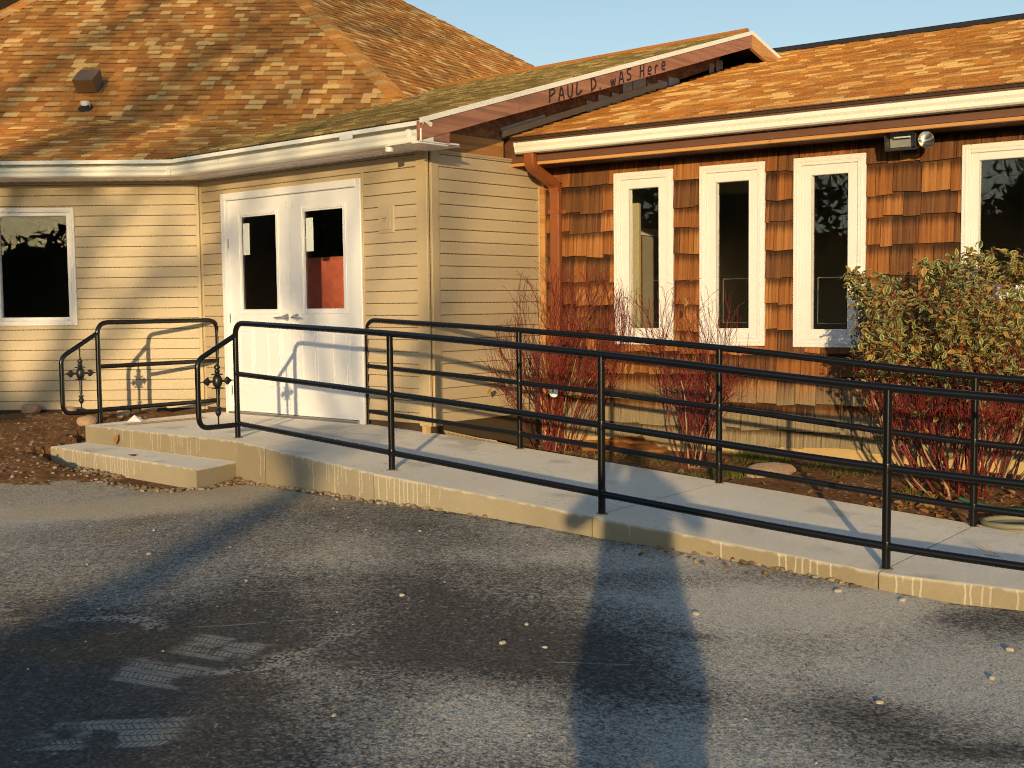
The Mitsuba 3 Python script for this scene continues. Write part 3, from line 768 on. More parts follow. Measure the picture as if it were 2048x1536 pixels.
# --- rake of the gable: barge board with writing, white drip edge, sheathing behind
def rk(u): return 1.43 + sd * (u + .43)           # roof plane height along the rake
def rake_bar(u0, u1, top, bot, a0, a1, back=False):
    V = []
    for u in (u0, u1):
        zr = rk(u) if not back else rk(2 * 4.5 - u)
        for a in (a0, a1):
            V += [[u, a, zr - top], [u, a, zr - bot]]
    V = np.array(V)
    F = np.array([[0, 1, 3], [0, 3, 2], [4, 7, 5], [4, 6, 7], [0, 4, 5], [0, 5, 1], [2, 3, 7], [2, 7, 6], [0, 2, 6], [0, 6, 4], [1, 5, 7], [1, 7, 3]])
    return FS((V, F))
add('rake_drip_edge', cat([rake_bar(-.46, .62, -.006, .036, RK - .01, RK + .007), rake_bar(.624, 3.03, -.006, .036, RK - .01, RK + .0085), rake_bar(3.034, 4.5, -.006, .036, RK - .01, RK + .007), rake_bar(4.5, 5.6, -.006, .036, RK - .01, RK + .007, True)]), 'white_metal', HALL)
bb = add('barge_board', rake_bar(-.44, .70, .036, .166, RK - .042, RK - .003), 'red_lumber', HALL, label='brown barge board under the white rake edge, lower length')
bb2 = add('barge_board', rake_bar(.703, 4.5, .036, .168, RK - .042, RK - .003), 'red_lumber', HALL, label='brown barge board with dark hand-painted writing')
add('barge_board', rake_bar(4.5, 5.6, .036, .176, RK - .042, RK - .003, True), 'orange_lumber', HALL)
add('rake_soffit', rake_bar(-.2, 4.5, .036, .05, .004, RK - .043), 'strand_board', HALL)
add('return_board', FS(box(-.455, -.13, RK - .05, RK - .012, 1.262, 1.405, .002)), 'red_lumber', HALL)
add('return_soffit', FS(box(-.45, .02, .0, RK - .05, 1.250, 1.258, .001)), 'white_vinyl', HALL)
add('soffit_strip', FS(box(-.47, -.155, RK - .09, RK - .004, 1.236, 1.2465, .001)), 'white_vinyl', HALL)
# sheathing: rim board below, strand board above, both cut to the roofs
def gable_piece(zb, zt, a0, a1, bsdf, name, lower):
    P = [(-.05, zb), (1.05, zb), (5.0, zt if lower else 3.2), (-.05, zt if lower else 3.2)]
    if lower:
        P = [(-.05, zb), (.93, zb), (.93, zt), (-.05, zt)]
    else:
        P = [(-.05, zb), (.9, zb), (4.5, zb + 1.14), (4.5, 3.2), (-.05, 3.2)]
        P = clip(P, lambda q: rk(q[0]) - .05 - q[1])
    Q = np.array(P); n = len(Q)
    V = np.vstack([np.column_stack([Q[:, 0], np.full(n, a0), Q[:, 1]]), np.column_stack([Q[:, 0], np.full(n, a1), Q[:, 1]])])
    tri = earcut(Q)
    F = [[n + a, n + b, n + c] for a, b, c in tri] + [[a, c, b] for a, b, c in tri]
    for i in range(n):
        j = (i + 1) % n
        F += [[i, j, n + j], [i, n + j, n + i]]
    return add(name, FS((V, np.array(F))), bsdf, HALL)
gable_piece(1.273, 1.424, -.04, .003, 'orange_lumber', 'rim_board', True)
gable_piece(1.428, 3.2, -.04, -.002, 'strand_board', 'gable_sheathing', False)
# step flashing and starter strip along the lower roof
def cz(u): return 1.455 + sc * (u - .98)          # cedar-side roof along this wall
for u, w, h in ((2.12, .17, .055), (2.30, .20, .075), (2.52, .16, .06), (2.70, .16, .20), (2.87, .22, .19), (3.12, .15, .05), (3.30, .18, .045), (3.5, .2, .04), (4.28, .1, .07), (4.42, .14, .08)):
    V = []
    for uu in (u, u + w):
        for a in (.001, .004):
            V += [[uu, a, cz(uu) + .0], [uu, a, cz(u + w / 2) + h + .03]]
    F = np.array([[0, 1, 3], [0, 3, 2], [4, 7, 5], [4, 6, 7], [0, 4, 5], [0, 5, 1], [2, 3, 7], [2, 7, 6], [0, 2, 6], [0, 6, 4], [1, 5, 7], [1, 7, 3]])
    add('step_flashing', FS((np.array(V), F)), 'flashing', HALL)
def along_roof(u0, u1, lo, hi, a0, a1):
    V = []
    for uu in (u0, u1):
        for a in (a0, a1):
            V += [[uu, a, cz(uu) + lo], [uu, a, cz(uu) + hi]]
    return FS((np.array(V), np.array([[0, 1, 3], [0, 3, 2], [4, 7, 5], [4, 6, 7], [0, 4, 5], [0, 5, 1], [2, 3, 7], [2, 7, 6], [0, 2, 6], [0, 6, 4], [1, 5, 7], [1, 7, 3]])))
add('channel_strip', along_roof(.90, 3.35, .016, .075, .002, .022), 'vinyl_trim', HALL, label='tan channel strip along the lower roof')
add('channel_strip', along_roof(.90, 1.5, .076, .10, .001, .004), 'flashing', HALL)
# --- hand-painted words: PAUL D. wAS Here
GL = {'P': [[(0, 0), (.04, 1)], [(.04, .98), (.5, .92), (.55, .65), (.05, .45)]], 'A': [[(0, 0), (.3, 1), (.62, 0)], [(.12, .38), (.5, .36)]],
      'U': [[(0, 1), (.03, .25), (.25, 0), (.48, .2), (.55, 1)]], 'L': [[(.05, 1), (0, .02), (.62, .22)]], 'D': [[(.05, .02), (.02, 1), (.5, .75), (.5, .3), (.0, .02)]],
      '.': [[(.0, .05), (.06, .12)]], 'w': [[(0, .55), (.12, .0), (.28, .5), (.42, .02), (.6, .55)]], 'S': [[(.5, .92), (.15, .95), (.05, .68), (.42, .42), (.45, .1), (0, .05)]],
      'H': [[(0, 0), (.05, 1)], [(.48, 0), (.5, 1)], [(.0, .48), (.52, .52)]], 'e': [[(.05, .4), (.45, .45), (.4, .72), (.12, .68), (.05, .2), (.45, .08)]], 'r': [[(.05, 0), (.08, .62)], [(.08, .45), (.22, .62), (.42, .6)]]}
u = 1.09
for ch in 'PAUL D. wAS Here':
    if ch == ' ':
        u += .085; continue
    hgt, wid = .108, .120
    up_ = rng.uniform(-.006, .006); strokes = []
    for st in GL[ch]:
        pts = []
        for a, b in st:
            uu = u + a * wid
            pts.append([uu, RK - .0022, rk(uu) - .158 + up_ + b * hgt])
        pts = catmull(pts, 4) if len(pts) > 2 else np.array(pts)
        for p0, p1 in zip(pts[:-1], pts[1:]):
            d = np.array([p1[0] - p0[0], p1[2] - p0[2]]); l = np.linalg.norm(d); d /= max(l, 1e-6); nn = np.array([-d[1], d[0]]) * .0098
            e = d * .004
            V = []
            for y in (RK - .0028, RK - .0016):
                for q, s in ((p0, -1), (p1, 1)):
                    for t in (-1, 1):
                        V.append([q[0] + s * e[0] + t * nn[0], y, q[2] + s * e[1] + t * nn[1]])
            strokes.append((np.array(V), np.array([[4, 5, 7], [4, 7, 6], [0, 3, 1], [0, 2, 3], [0, 1, 5], [0, 5, 4], [2, 6, 7], [2, 7, 3], [0, 4, 6], [0, 6, 2], [1, 3, 7], [1, 7, 5]])))
    add('letter', FS(cat(strokes)), 'marker_ink', bb2)
    u += wid * (.42 if ch == '.' else .72 if ch in 'er' else .80) + .030
# --- left window
def glazed(fr, parent, u0, u1, z0, z1, cas, sash, proj, label=None, lines=True, gd=.022):
    w = newkey('window', parent)
    if label: tag(w, label)
    scene[w] = mikit.ply(fr(cat(ring(u0, u1, z0, z1, cas, -.06, proj, .004) + ring(u0 + cas * .42, u1 - cas * .42, z0 + cas * .42, z1 - cas * .42, .012, proj, proj + .005, .002))), 'white_vinyl')
    i = cas + .006
    add('sash', fr(cat(ring(u0 + cas + .0005, u1 - cas - .0005, z0 + cas + .0005, z1 - cas - .0005, sash, -.05, proj - .014, .004))), 'white_vinyl', w)
    g0, g1, h0, h1 = u0 + cas + sash - .006, u1 - cas - sash + .006, z0 + cas + sash - .006, z1 - cas - sash + .006
    V = np.array([[g0, -gd, h0], [g1, -gd, h0], [g1, -gd, h1], [g0, -gd, h1]])
    add('pane', fr((V, np.array([[0, 1, 2], [0, 2, 3]]))), 'glass', w)
    add('glazing_bead', fr(cat(ring(g0 - .001, g1 + .001, h0 - .001, h1 + .001, .009, -gd + .001, -gd + .012, .002))), 'white_vinyl', w)
    if lines:
        um = .09 * (g1 - g0)
        add('latch_frame', fr(cat(ring(g0 + um, g1 - um * .8, h0 + .05, h0 + .415, .0035, -.085, -.082, 0))), 'dull_steel', w)
    return w
glazed(FL, HALL, WL_HOLE[0], WL_HOLE[1], WL_HOLE[2], WL_HOLE[3], .045, .036, .028, lines=False)
# rooms behind the glass, closed boxes
def room(fr, parent, u0, u1, a_back, z0, z1, bsdf, a_front=-.125, label=None, ceiling=True):
    t = .05
    ms = [box(u0 - t, u1 + t, a_back - t, a_back, z0, z1), box(u0 - t, u0, a_back, a_front, z0, z1), box(u1, u1 + t, a_back, a_front, z0, z1), box(u0 - t, u1 + t, a_back - t, a_front, z0 - t, z0), box(u0 - t, u1 + t, a_back - t, a_front, z1, z1 + t)]
    if not ceiling: ms = ms[:-1]          # unfinished: left open to the roof space to let daylight in
    return add('interior_wall', fr(cat(ms)), bsdf, parent)
room(FL, HALL, -3.4, -.15, -3.0, -1.1, 1.2, 'dim_wall')
rd = room(FD, HALL, -1.6, 2.75, -2.3, -1.02, 1.24, 'drywall', a_front=-.125, ceiling=False)
# unfinished inside walls: paper-faced batts between studs, and a half-high partition stuffed with pink wool
r = random.Random(3)
u = -1.58
i = 0
while u < 1.9:
    ub = u + .36
    z = -1.0
    while z < 1.2:
        zt = min(z + r.uniform(.13, .21), 1.22)
        add('insulation_batt', FD(box(u, ub, -2.29, -2.22 + r.uniform(0, .02), z + .006, zt, .022)), 'kraft_paper', rd)
        z = zt
    add('stud', FD(box(ub, ub + .03, -2.29, -2.20, -1.0, 1.22, .002)), 'seam_tape', rd)
    u = ub + .032
add('insulation_batt', FD(box(.95, 1.60, -.56, -.46, -1.0, .47, .03)), 'pink_wool', rd, label='pink insulation in a half-high partition')
add('stud', FD(box(1.602, 1.645, -.56, -.45, -1.0, .62, .002)), 'stud_wood', rd)
add('insulation_batt', FD(box(1.65, 1.9, -.56, -.47, -1.0, .44, .03)), 'pink_wool', rd)
for z in np.arange(-.9, 1.15, .165):
    add('insulation_batt', FD(box(.16, .56, -.95, -.86 + r.uniform(0, .02), z, z + .155, .022)), 'kraft_paper', rd)
add('conduit', FD(tube([[.40, -.82, -1.0], [.40, -.82, .62], [.30, -.82, .72], [.2, -.82, .72]], .014, 8)), 'dull_steel', rd)
# --- double doors
dfm = add('door_frame', FD(cat(ring(DF[0], DF[1], DF[2], DF[3], .066, -.06, .034, .004, wt=.066, wb=.02) + [box(DF[0] + .066, DF[1] - .066, -.10, -.010, DF[3] - .09, DF[3] - .0665, .002)])), 'door_paint', HALL, label='white frame of the double doors')
add('threshold', FD(box(DF[0] + .06, DF[1] - .06, -.10, .05, -1.035, -1.004, .006)), 'dull_steel', dfm)
LW = (DF[1] - DF[0] - .132 - .010) / 2
def leaf(u0, u1, mirror, label):
    zb, zt = -.998, 1.026
    g = (.245, 0)   # glass inset from the hinge side
    s0, s1 = u0 + .165, u1 - .165
    gz0, gz1 = -.052, .892
    k = newkey('door', HALL); tag(k, label)
    m = wallsheet(u0, u1, zb, zt, [(s0, s1, gz0, gz1)], -.045, -.004)
    scene[k] = mikit.ply(FD(m), 'door_paint')
    add('lite_frame', FD(cat(ring(s0 - .012, s1 + .012, gz0 - .012, gz1 + .012, .034, -.0035, .008, .004) + ring(s0 + .022, s1 - .022, gz0 + .022, gz1 - .022, .012, -.02, .003, .002))), 'door_paint', k)
    V = np.array([[s0 + .02, -.018, gz0 + .02], [s1 - .02, -.018, gz0 + .02], [s1 - .02, -.018, gz1 - .02], [s0 + .02, -.018, gz1 - .02]])
    add('pane', FD((V, np.array([[0, 1, 2], [0, 2, 3]]))), 'glass', k)
    # raised panels, two tall ones
    for c in (.27, .73):
        um = u0 + (u1 - u0) * c
        for b in ring(um - .115, um + .115, -.745, -.215, .016, -.0035, .0022, .002) + [box(um - .085, um + .085, -.0035, .0035, -.712, -.248, .006)]:
            pass
        add('panel', FD(cat(ring(um - .115, um + .115, -.745, -.215, .018, -.0035, .006, .004) + [box(um - .082, um + .082, -.0035, .007, -.708, -.252, .009)])), 'door_paint', k)
    hu = u1 - .07 if not mirror else u0 + .07
    sgn = -1 if not mirror else 1
    hz = -.095
    lev = [lathe([(0, 0), (.036, 0), (.038, .006), (.034, .012), (.026, .03), (.018, .05), (.012, .055), (0, .056)], [hu, -.003, hz], [0, 1, 0], 20)]
    lev.append(tube(fillet([[hu, .045, hz], [hu, .062, hz], [hu + sgn * .11, .058, hz - .004], [hu + sgn * .125, .046, hz - .005]], .012, 4), [.009] * (2 + 10), 8)) if False else lev.append(tube(np.array([[hu, .03, hz], [hu, .058, hz], [hu + sgn * .03, .062, hz], [hu + sgn * .11, .058, hz - .004], [hu + sgn * .125, .048, hz - .005]]), [.010, .011, .010, .009, .008], 8))
    add('lever_handle', FD(cat(lev)), 'steel', k, smooth=35)
    kn = [lathe([(0, 0), (.005, 0), (.005, .003), (0, .0035)], [(u1 - .045 if not mirror else u0 + .045), -.004, z], [0, 1, 0], 8) for z in (.955, .915, -.905, -.945)]
    add('bolt_cap', FD(cat(kn)), 'dull_steel', k)
    for z in (.62, -.1, -.8):
        hx = u0 - .004 if not mirror else u1 + .004
        add('hinge', FD(cat([tube([[hx, .002, z - .045], [hx, .002, z + .045]], .0065, 8), box(hx - .012, hx + .012, -.006, -.001, z - .045, z + .045, .001)])), 'dull_steel', k)
    # paper sticker in the corner of the glass and a closer bag hanging inside
    add('paper_label', FD(box(s0 + .05, s0 + .15, -.0165, -.0155, .50, .80, 0)), 'sticker', k)
    cz_ = [box(s1 - .13, s1 - .03, -.16, -.08, .62, .80, .012), box(s1 - .11, s1 - .07, -.14, -.10, .545, .615, .01)]
    add('door_closer', FD(cat(cz_)), 'sticker', k)
leaf(DF[0] + .069, DF[0] + .069 + LW, False, 'left leaf of the double doors')
leaf(DF[1] - .069 - LW, DF[1] - .069, True, 'right leaf of the double doors')

# ================================================================== BUILDING TWO: the cedar-shingled wing
CED = thing('cedar_building', 'low building clad in weathered cedar shingles with narrow white windows', 'building')
WINS = [(.781, 1.350, -.360, 1.118), (1.592, 2.164, -.360, 1.118), (2.403, 2.977, -.366, 1.118), (3.677, 4.95, -.02, 1.114)]
wc = add('wall', FC(wallsheet(-.0, 6.2, -1.6, 1.40, [(a + .03, b - .03, c + .03, d - .03) for a, b, c, d in WINS], -.12, 0)), 'dim_wall', CED, label='wall hung with weathered cedar shingles')
ROWS = [-1.165, -1.04, -.82, -.602, -.42, -.228, -.012, .193, .413, .630, .80, 1.03, 1.216]
rs = random.Random(21)
for i in range(len(ROWS) - 1):
    z0, z1 = ROWS[i], ROWS[i + 1]
    u = -.06
    if i == 0: u = -.06
    while u < 5.6:
        w = rs.choice([.09, .13, .15, .17, .19, .21, .23, .26])
        a0, a1 = max(u, .075), u + w - .005
        u += w
        if a1 - a0 < .03: continue
        jz = rs.uniform(-.016, .010); sk_ = rs.uniform(-.007, .007)
        t = rs.random()
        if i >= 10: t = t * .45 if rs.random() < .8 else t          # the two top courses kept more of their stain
        P = [(a0, z0 + jz - sk_), (a1, z0 + jz + sk_), (a1, z1 + .03), (a0, z1 + .03)]
        pieces = [P]
        for (w0, w1, b0, b1) in WINS:
            w0, w1, b0, b1 = w0 - .002, w1 + .002, b0 - .004, b1 + .003
            new = []
            for Q in pieces:
                q = np.array(Q)
                if q[:, 0].max() <= w0 or q[:, 0].min() >= w1 or q[:, 1].max() <= b0 or q[:, 1].min() >= b1:
                    new.append(Q); continue
                L_ = clip(Q, lambda s: w0 - s[0]); R_ = clip(Q, lambda s: s[0] - w1)
                M_ = clip(clip(Q, lambda s: s[0] - w0), lambda s: w1 - s[0])
                for S_ in (L_, R_):
                    if len(S_) >= 3: new.append(S_)
                for S_ in (clip(M_, lambda s: s[1] - b1), clip(M_, lambda s: b0 - s[1])):
                    if len(S_) >= 3: new.append(S_)
            pieces = new
        th = rs.uniform(.017, .027); tilt = rs.uniform(-.003, .003)
        for Q in pieces:
            if abs(poly_area(Q)) < .0012: continue
            Qc = [(a, min(b, 1.2155)) for a, b in Q]
            zz0, zz1 = z0 + jz, z1 + .03
            m = prism(Qc, lambda a, b: .004 + th * (1 - (b - zz0) / (zz1 - zz0)) + tilt * (a - a0) / w)
            V = np.column_stack([m[0][:, 0], m[0][:, 2], m[0][:, 1]])
            tv = np.clip((m[0][:, 1] - zz0) / (z1 - zz0), 0, 1.2)
            v, f = FC((V, m[1]))
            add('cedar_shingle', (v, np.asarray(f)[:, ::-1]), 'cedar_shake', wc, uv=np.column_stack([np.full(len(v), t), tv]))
add('corner_board', FC(box(.022, .072, 0, .034, -1.15, 1.215, .003)), 'orange_lumber', CED)
add('foundation', FC(box(-.02, 6.2, -.10, -.004, -1.7, -1.15)), 'foundation_paint', CED)
add('foundation', FC(box(.02, 6.2, -.004, .006, -1.7, -1.158)), 'foundation_paint', CED)
names = ['narrow white window nearest the downspout', 'narrow white window in the middle of the three', 'narrow white window below the floodlight', 'wide white window behind the leafy shrub']
for (a, b, c, d), nm in zip(WINS, names):
    glazed(FC, CED, a, b, c, d, .063, .078 if b - a < .8 else .055, .034, nm, lines=b - a < .8)
for (a, b, c, d) in WINS[:3]:
    for zz in np.linspace(c + .2, d - .2, 4):
        pass
rc = room(FC, CED, .1, 5.9, -3.4, -1.15, 1.2, 'old_plaster')
add('interior_post', FC(box(.655, .745, -.54, -.50, -1.1, 1.15, .004)), 'tan_wall', rc)
add('wall_rail', FC(box(.101, .125, -3.3, -.7, .69, .765, .004)), 'white_vinyl', rc)
add('wall_rail', FC(box(.101, .125, -3.3, -2.2, .92, .96, .004)), 'dull_steel', rc)
for k_, (a, b) in enumerate([(-.2, 1.3), ]):
    add('interior_panel', FC(box(.101, .115, -1.75, -.8, -1.1, .68, .004)), 'panel_wood', rc)
# eave of the cedar wing
add('soffit', FC(box(-.05, 6.2, .0, .351, 1.217, 1.230)), 'dark_soffit', CED)
fb_ = add('fascia', FC(box(-.18, 6.2, .358, .397, 1.231, 1.452, .003)), 'brown_metal', CED, label='dark brown fascia board behind the gutter')
add('soffit_edging', FC(cat([box(-.15, 2.35, .352, .392, 1.204, 1.2305, .002), box(2.354, 6.2, .352, .3905, 1.204, 1.2305, .002)])), 'orange_lumber', CED, label='thin orange wood edging under the fascia')
gc = add('gutter', FC(extrude(gutter_profile(.520, 1.298), .085, 6.2)), 'white_metal', CED, label='white gutter along the eave of the cedar building')
add('end_cap', FC(extrude([(.408, 1.296), (.494, 1.296), (.512, 1.310), (.514, 1.338), (.526, 1.360), (.528, 1.391), (.408, 1.391)], .078, .086)), 'white_metal', gc)
for u in (.9, 1.62, 2.5, 3.3, 4.2):
    add('gutter_screw', FC(box(u, u + .012, .5245, .527, 1.384, 1.396)), 'dull_steel', gc)
add('drip_edge', FC(box(-.2, 6.2, .405, .436, 1.447, 1.455, .001)), 'brown_metal', CED)
add('return_trim', FC(cat([box(-.205, -.18, .36, .405, 1.20, 1.46, .003)])), 'vinyl_trim', CED)
add('return_trim', FC(box(-.179, -.165, .30, .357, 1.205, 1.44, .003)), 'vinyl_trim', CED)
add('return_block', FC(box(-.163, .02, .2, .357, 1.225, 1.36, .003)), 'orange_lumber', CED)
# roof of the cedar wing
ff = Face(FC.o + FC.n * .42, 1.455, FC.d, FC.n, sc)
TC = 4.85; BC = TC * math.hypot(1, sc)
def right_of_S(x, y, z): return FS.uo(x, y)[1] - .006
pf = cut(ff, [(-3, 0), (6.4, 0), (6.4, BC), (-3, BC)], [right_of_S])
fg = Face(FC.o - FC.n * (2 * TC - .42), 1.455, -FC.d, -FC.n, sc)
pg = cut(fg, [(-6.4, 0), (3, 0), (3, BC), (-6.4, BC)], [right_of_S])
rcf = add('roof', cat([deck(ff, pf), deck(fg, pg)]), 'roof_deck', CED, label='low brown shingle roof of the cedar building')
lay_shingles(ff, pf, SHING['cedar'], seed=6, thick=.012)
commit_shingles(SHING['cedar'], rcf)
rp0, rp1 = ff.w(-.35, BC, .02), ff.w(6.4, BC, .02)
V = []
for a in (-.3, 6.4):
    for bb_, h in ((BC - .16, .014), (BC - .16, .03), (BC, .055), (BC, .02)):
        V.append(ff.w(a, bb_, h))
add('ridge_felt', (world(np.array(V)), np.array([[0, 1, 5], [0, 5, 4], [1, 2, 6], [1, 6, 5], [2, 3, 7], [2, 7, 6], [0, 3, 2], [0, 2, 1], [4, 5, 6], [4, 6, 7]])), 'black_felt', CED)
# end walls so that nothing is open from the side
add('end_wall', FC(box(6.15, 6.2, -8.0, 0, -1.6, 1.25)), 'dim_wall', CED)
# downspout
def rect_sweep(pts, w, d, frame):
    """Rectangular pipe through pts (u, off, z) with rounded corners."""
    V, F = [], []
    sh = []
    c = .012
    for sx, sy in ((1, 1), (-1, 1), (-1, -1), (1, -1)):
        q = np.array([sx * w / 2, sy * d / 2])
        a = q - np.array([sx * c, 0]); b = q - np.array([0, sy * c])
        sh += [b, a] if sx * sy > 0 else [a, b]
    sh = np.array(sh); n = len(sh)
    P = np.array(pts, float)
    tt = np.gradient(P, axis=0); tt /= np.linalg.norm(tt, axis=1, keepdims=True)
    for p_, t_ in zip(P, tt):
        x = np.array([1.0, 0, 0]); y = np.cross(t_, x); y /= np.linalg.norm(y)
        for a, b in sh:
            V.append(p_ + x * a + y * b)
    for i in range(len(P) - 1):
        for j in range(n):
            k = (j + 1) % n
            F += [[i * n + j, i * n + k, (i + 1) * n + k], [i * n + j, (i + 1) * n + k, (i + 1) * n + j]]
    return frame((np.array(V), np.array(F)))
us = .205
ds = add('downspout', rect_sweep([(us, .055, 1.0), (us, .055, 0), (us, .055, -1.22)], .098, .068, FC), 'downspout_paint', CED, label='brown painted downspout with an elbow under the gutter')
add('elbow', rect_sweep(fillet([[us - .01, .445, 1.305], [us - .01, .445, 1.19], [us, .075, 1.06], [us, .055, .985]], .10, 6), .100, .074, FC), 'downspout_paint', ds)
for z in np.linspace(1.0, 1.07, 6):
    add('crimp', FC(box(us - .053, us + .053, .015, .099, z, z + .005, .002)), 'downspout_paint', ds)
for z in (.80, -.55):
    add('strap', FC(cat([box(us - .056, us + .056, .0905, .0935, z, z + .035, .001), box(us + .056, us + .085, .012, .03, z, z + .035, .001), box(us + .0525, us + .056, .012, .0935, z, z + .035, .001)])), 'downspout_paint', ds)

# ================================================================== THE SETTING
def zg(x, y):
    """Paved ground: falls gently away from the building, slightly crowned along the ramp."""
    x, y = np.asarray(x, float), np.asarray(y, float)
    t = (x + 2.1) * .77 + (y - 9) * -.64
    q = np.minimum(((t - 2.55) / 2.55) ** 2, 1.3)
    dist = np.abs((x + 2.1) * .64 + (y - 9) * .77)
    return -1.32 + .022 * (np.minimum(y, 12) - 7.2) - .004 * x + (.045 - .105 * q) * np.exp(-(dist / 3.0) ** 2)
def sheet(x0, x1, y0, y1, nx, ny, zf):
    X, Y = np.meshgrid(np.linspace(x0, x1, nx), np.linspace(y0, y1, ny))
    Z = zf(X, Y)
    V = np.column_stack([X.ravel(), Y.ravel(), Z.ravel()])
    i = (np.arange(ny - 1)[:, None] * nx + np.arange(nx - 1)[None]).ravel()
    F = np.vstack([np.column_stack([i, i + 1, i + nx + 1]), np.column_stack([i, i + nx + 1, i + nx])])
    return V, F
def ease(t): t = np.clip(t, 0, 1); return t * t * (3 - 2 * t)
add('ground', W(sheet(-400, 400, -400, 400, 41, 41, lambda x, y: -1.75 + 0 * x)), 'far_lawn', smooth=True, label='ground of thin grass and earth round the buildings', cat='ground', kind='structure')
def pave(x, y):
    z = zg(x, y) + .006 * (meshkit.fbm(np.stack([x * .9, y * .9, 0 * x], -1), 3, 5) - .5)
    fe = np.interp(x, [-4.0, -2.2, -1.8, -.909, .44, 1.79, 3.3, 6.0], [10.2, 8.95, 8.55, 7.6, 6.52, 5.70, 4.98, 3.8])
    return np.where(y > fe + .22, z - .45, z)          # no paving under the ramp and the beds
add('asphalt', W(sheet(-16, 14, -14, 9.9, 300, 240, pave)), 'asphalt_paving', smooth=True, label='worn asphalt paving with pale dust and dark patches', cat='paving', kind='structure')
# ---- ramp and landing: slabs between stations (front edge, rear edge)
ST = {
    'A': ((-3.80, 10.40, -1.026), (-2.84, 11.67, -1.022)), 'B': ((-2.126, 8.978, -1.024), (-1.35, 10.33, -1.022)), 'K': ((-1.814, 8.552, -1.030), (-1.15, 10.20, -1.026)),
    'J1': ((-.909, 7.600, -1.088), (.10, 8.97, -1.100)), 'J2': ((.440, 6.520, -1.190), (1.42, 7.84, -1.206)), 'J3': ((1.790, 5.700, -1.337), (2.807, 7.046, -1.363)), 'J4': ((3.30, 4.98, -1.405), (4.30, 6.30, -1.440))}
ST['M1'] = tuple(tuple((np.array(a) + np.array(b)) / 2) for a, b in zip(ST['J1'], ST['J2']))
RAMP = thing('ramp', 'pale concrete entrance landing and ramp running down to the right', 'ramp', kind='structure')
def slab(keys, name, label, gap=.004, s_at=[0.0]):
    """Cross-section swept through the stations; uv = metres along the face and metres under the edge on upright faces."""
    F_ = [np.array(ST[k][0]) for k in keys]; R_ = [np.array(ST[k][1]) for k in keys]
    d0 = (F_[1] - F_[0]) / np.linalg.norm(F_[1] - F_[0]); d1 = (F_[-1] - F_[-2]) / np.linalg.norm(F_[-1] - F_[-2])
    e0 = (R_[1] - R_[0]) / np.linalg.norm(R_[1] - R_[0]); e1 = (R_[-1] - R_[-2]) / np.linalg.norm(R_[-1] - R_[-2])
    F_[0] = F_[0] + d0 * gap; F_[-1] = F_[-1] - d1 * gap; R_[0] = R_[0] + e0 * gap; R_[-1] = R_[-1] - e1 * gap
    V, UV = [], []; s = s_at[0]
    rows = []
    for i, (f, r) in enumerate(zip(F_, R_)):
        if i: s += np.linalg.norm(f - F_[i - 1])
        w = (r - f); L = np.linalg.norm(w); w /= L
        dn = np.array([0, 0, -1.0])
        cs = [(f + dn * .60, .60), (f + dn * .012, .012), (f + w * .004 + dn * .003, .004), (f + w * .014, 0)]
        cs += [(f + w * L * k, 0) for k in (.25, .5, .75)]
        cs += [(r - w * .014, 0), (r - w * .004 + dn * .003, .004), (r + dn * .012, .012), (r + dn * .60, .60)]
        rows.append(cs)
        for q, v in cs:
            V.append(q); UV.append((s, v))
    n = len(rows[0]); Fc = []
    for i in range(len(rows) - 1):
        for j in range(n - 1):
            Fc += [[i * n + j, (i + 1) * n + j, (i + 1) * n + j + 1], [i * n + j, (i + 1) * n + j + 1, i * n + j + 1]]
    V = np.array(V); m = len(V)
    for end in (0, len(rows) - 1):
        ids = list(range(end * n, end * n + n))
        q = V[ids]; u0 = np.linalg.norm(q[:, :2] - q[0, :2], axis=1)
        base = len(V); V = np.vstack([V, q]); UV += [(7.3 + a, b) for a, b in zip(u0, [x[1] for x in rows[end]])]
        for j in range(1, n - 1):
            Fc.append([base, base + j, base + j + 1] if end == 0 else [base, base + j + 1, base + j])
    s_at[0] = s
    return add('slab', W((V, np.array(Fc))), 'concrete', RAMP, uv=np.array(UV), label=label)
slab(['A', 'B', 'K'], 'slab', 'level concrete landing in front of the doors')
slab(['K', 'J1'], 'slab', 'ramp slab next to the landing')
slab(['J1', 'M1', 'J2'], 'slab', None)
slab(['J2', 'J3'], 'slab', None)
slab(['J3', 'J4'], 'slab', 'lowest ramp slab at the right')
def block(P, zt, zb, ch=.012):
    """Chamfered block on a plan quadrilateral with uv as on the ramp."""
    P = np.array(P, float); c = P.mean(0); n = len(P)
    V, UV, F = [], [], []
    s = 3.1
    for i in range(n):
        a, b = P[i], P[(i + 1) % n]; L = np.linalg.norm(b - a)
        base = len(V)
        for q, u in ((a, s), (b, s + L)):
            inn = q + (c - q) / np.linalg.norm(c - q) * ch * 1.4
            V += [[*q, zb], [*q, zt - ch], [*inn, zt]]; UV += [(u, zt - zb), (u, ch), (u, 0)]
        for j in range(2):
            F += [[base + j, base + 3 + j, base + 4 + j], [base + j, base + 4 + j, base + 1 + j]]
        s += L
    base = len(V)
    for q in P:
        inn = q + (c - q) / np.linalg.norm(c - q) * ch * 1.4
        V.append([*inn, zt]); UV.append((0, 0))
    for i in range(1, n - 1):
        F.append([base, base + i, base + i + 1])
    return (np.array(V), np.array(F)), np.array(UV)
m, uv = block([(-4.007, 10.128), (-2.325, 8.565), (-2.13, 8.99), (-3.80, 10.43)], -1.180, -1.7)
add('step', W(m), 'concrete', uv=uv, label='low concrete step below the landing', cat='step', kind='structure')
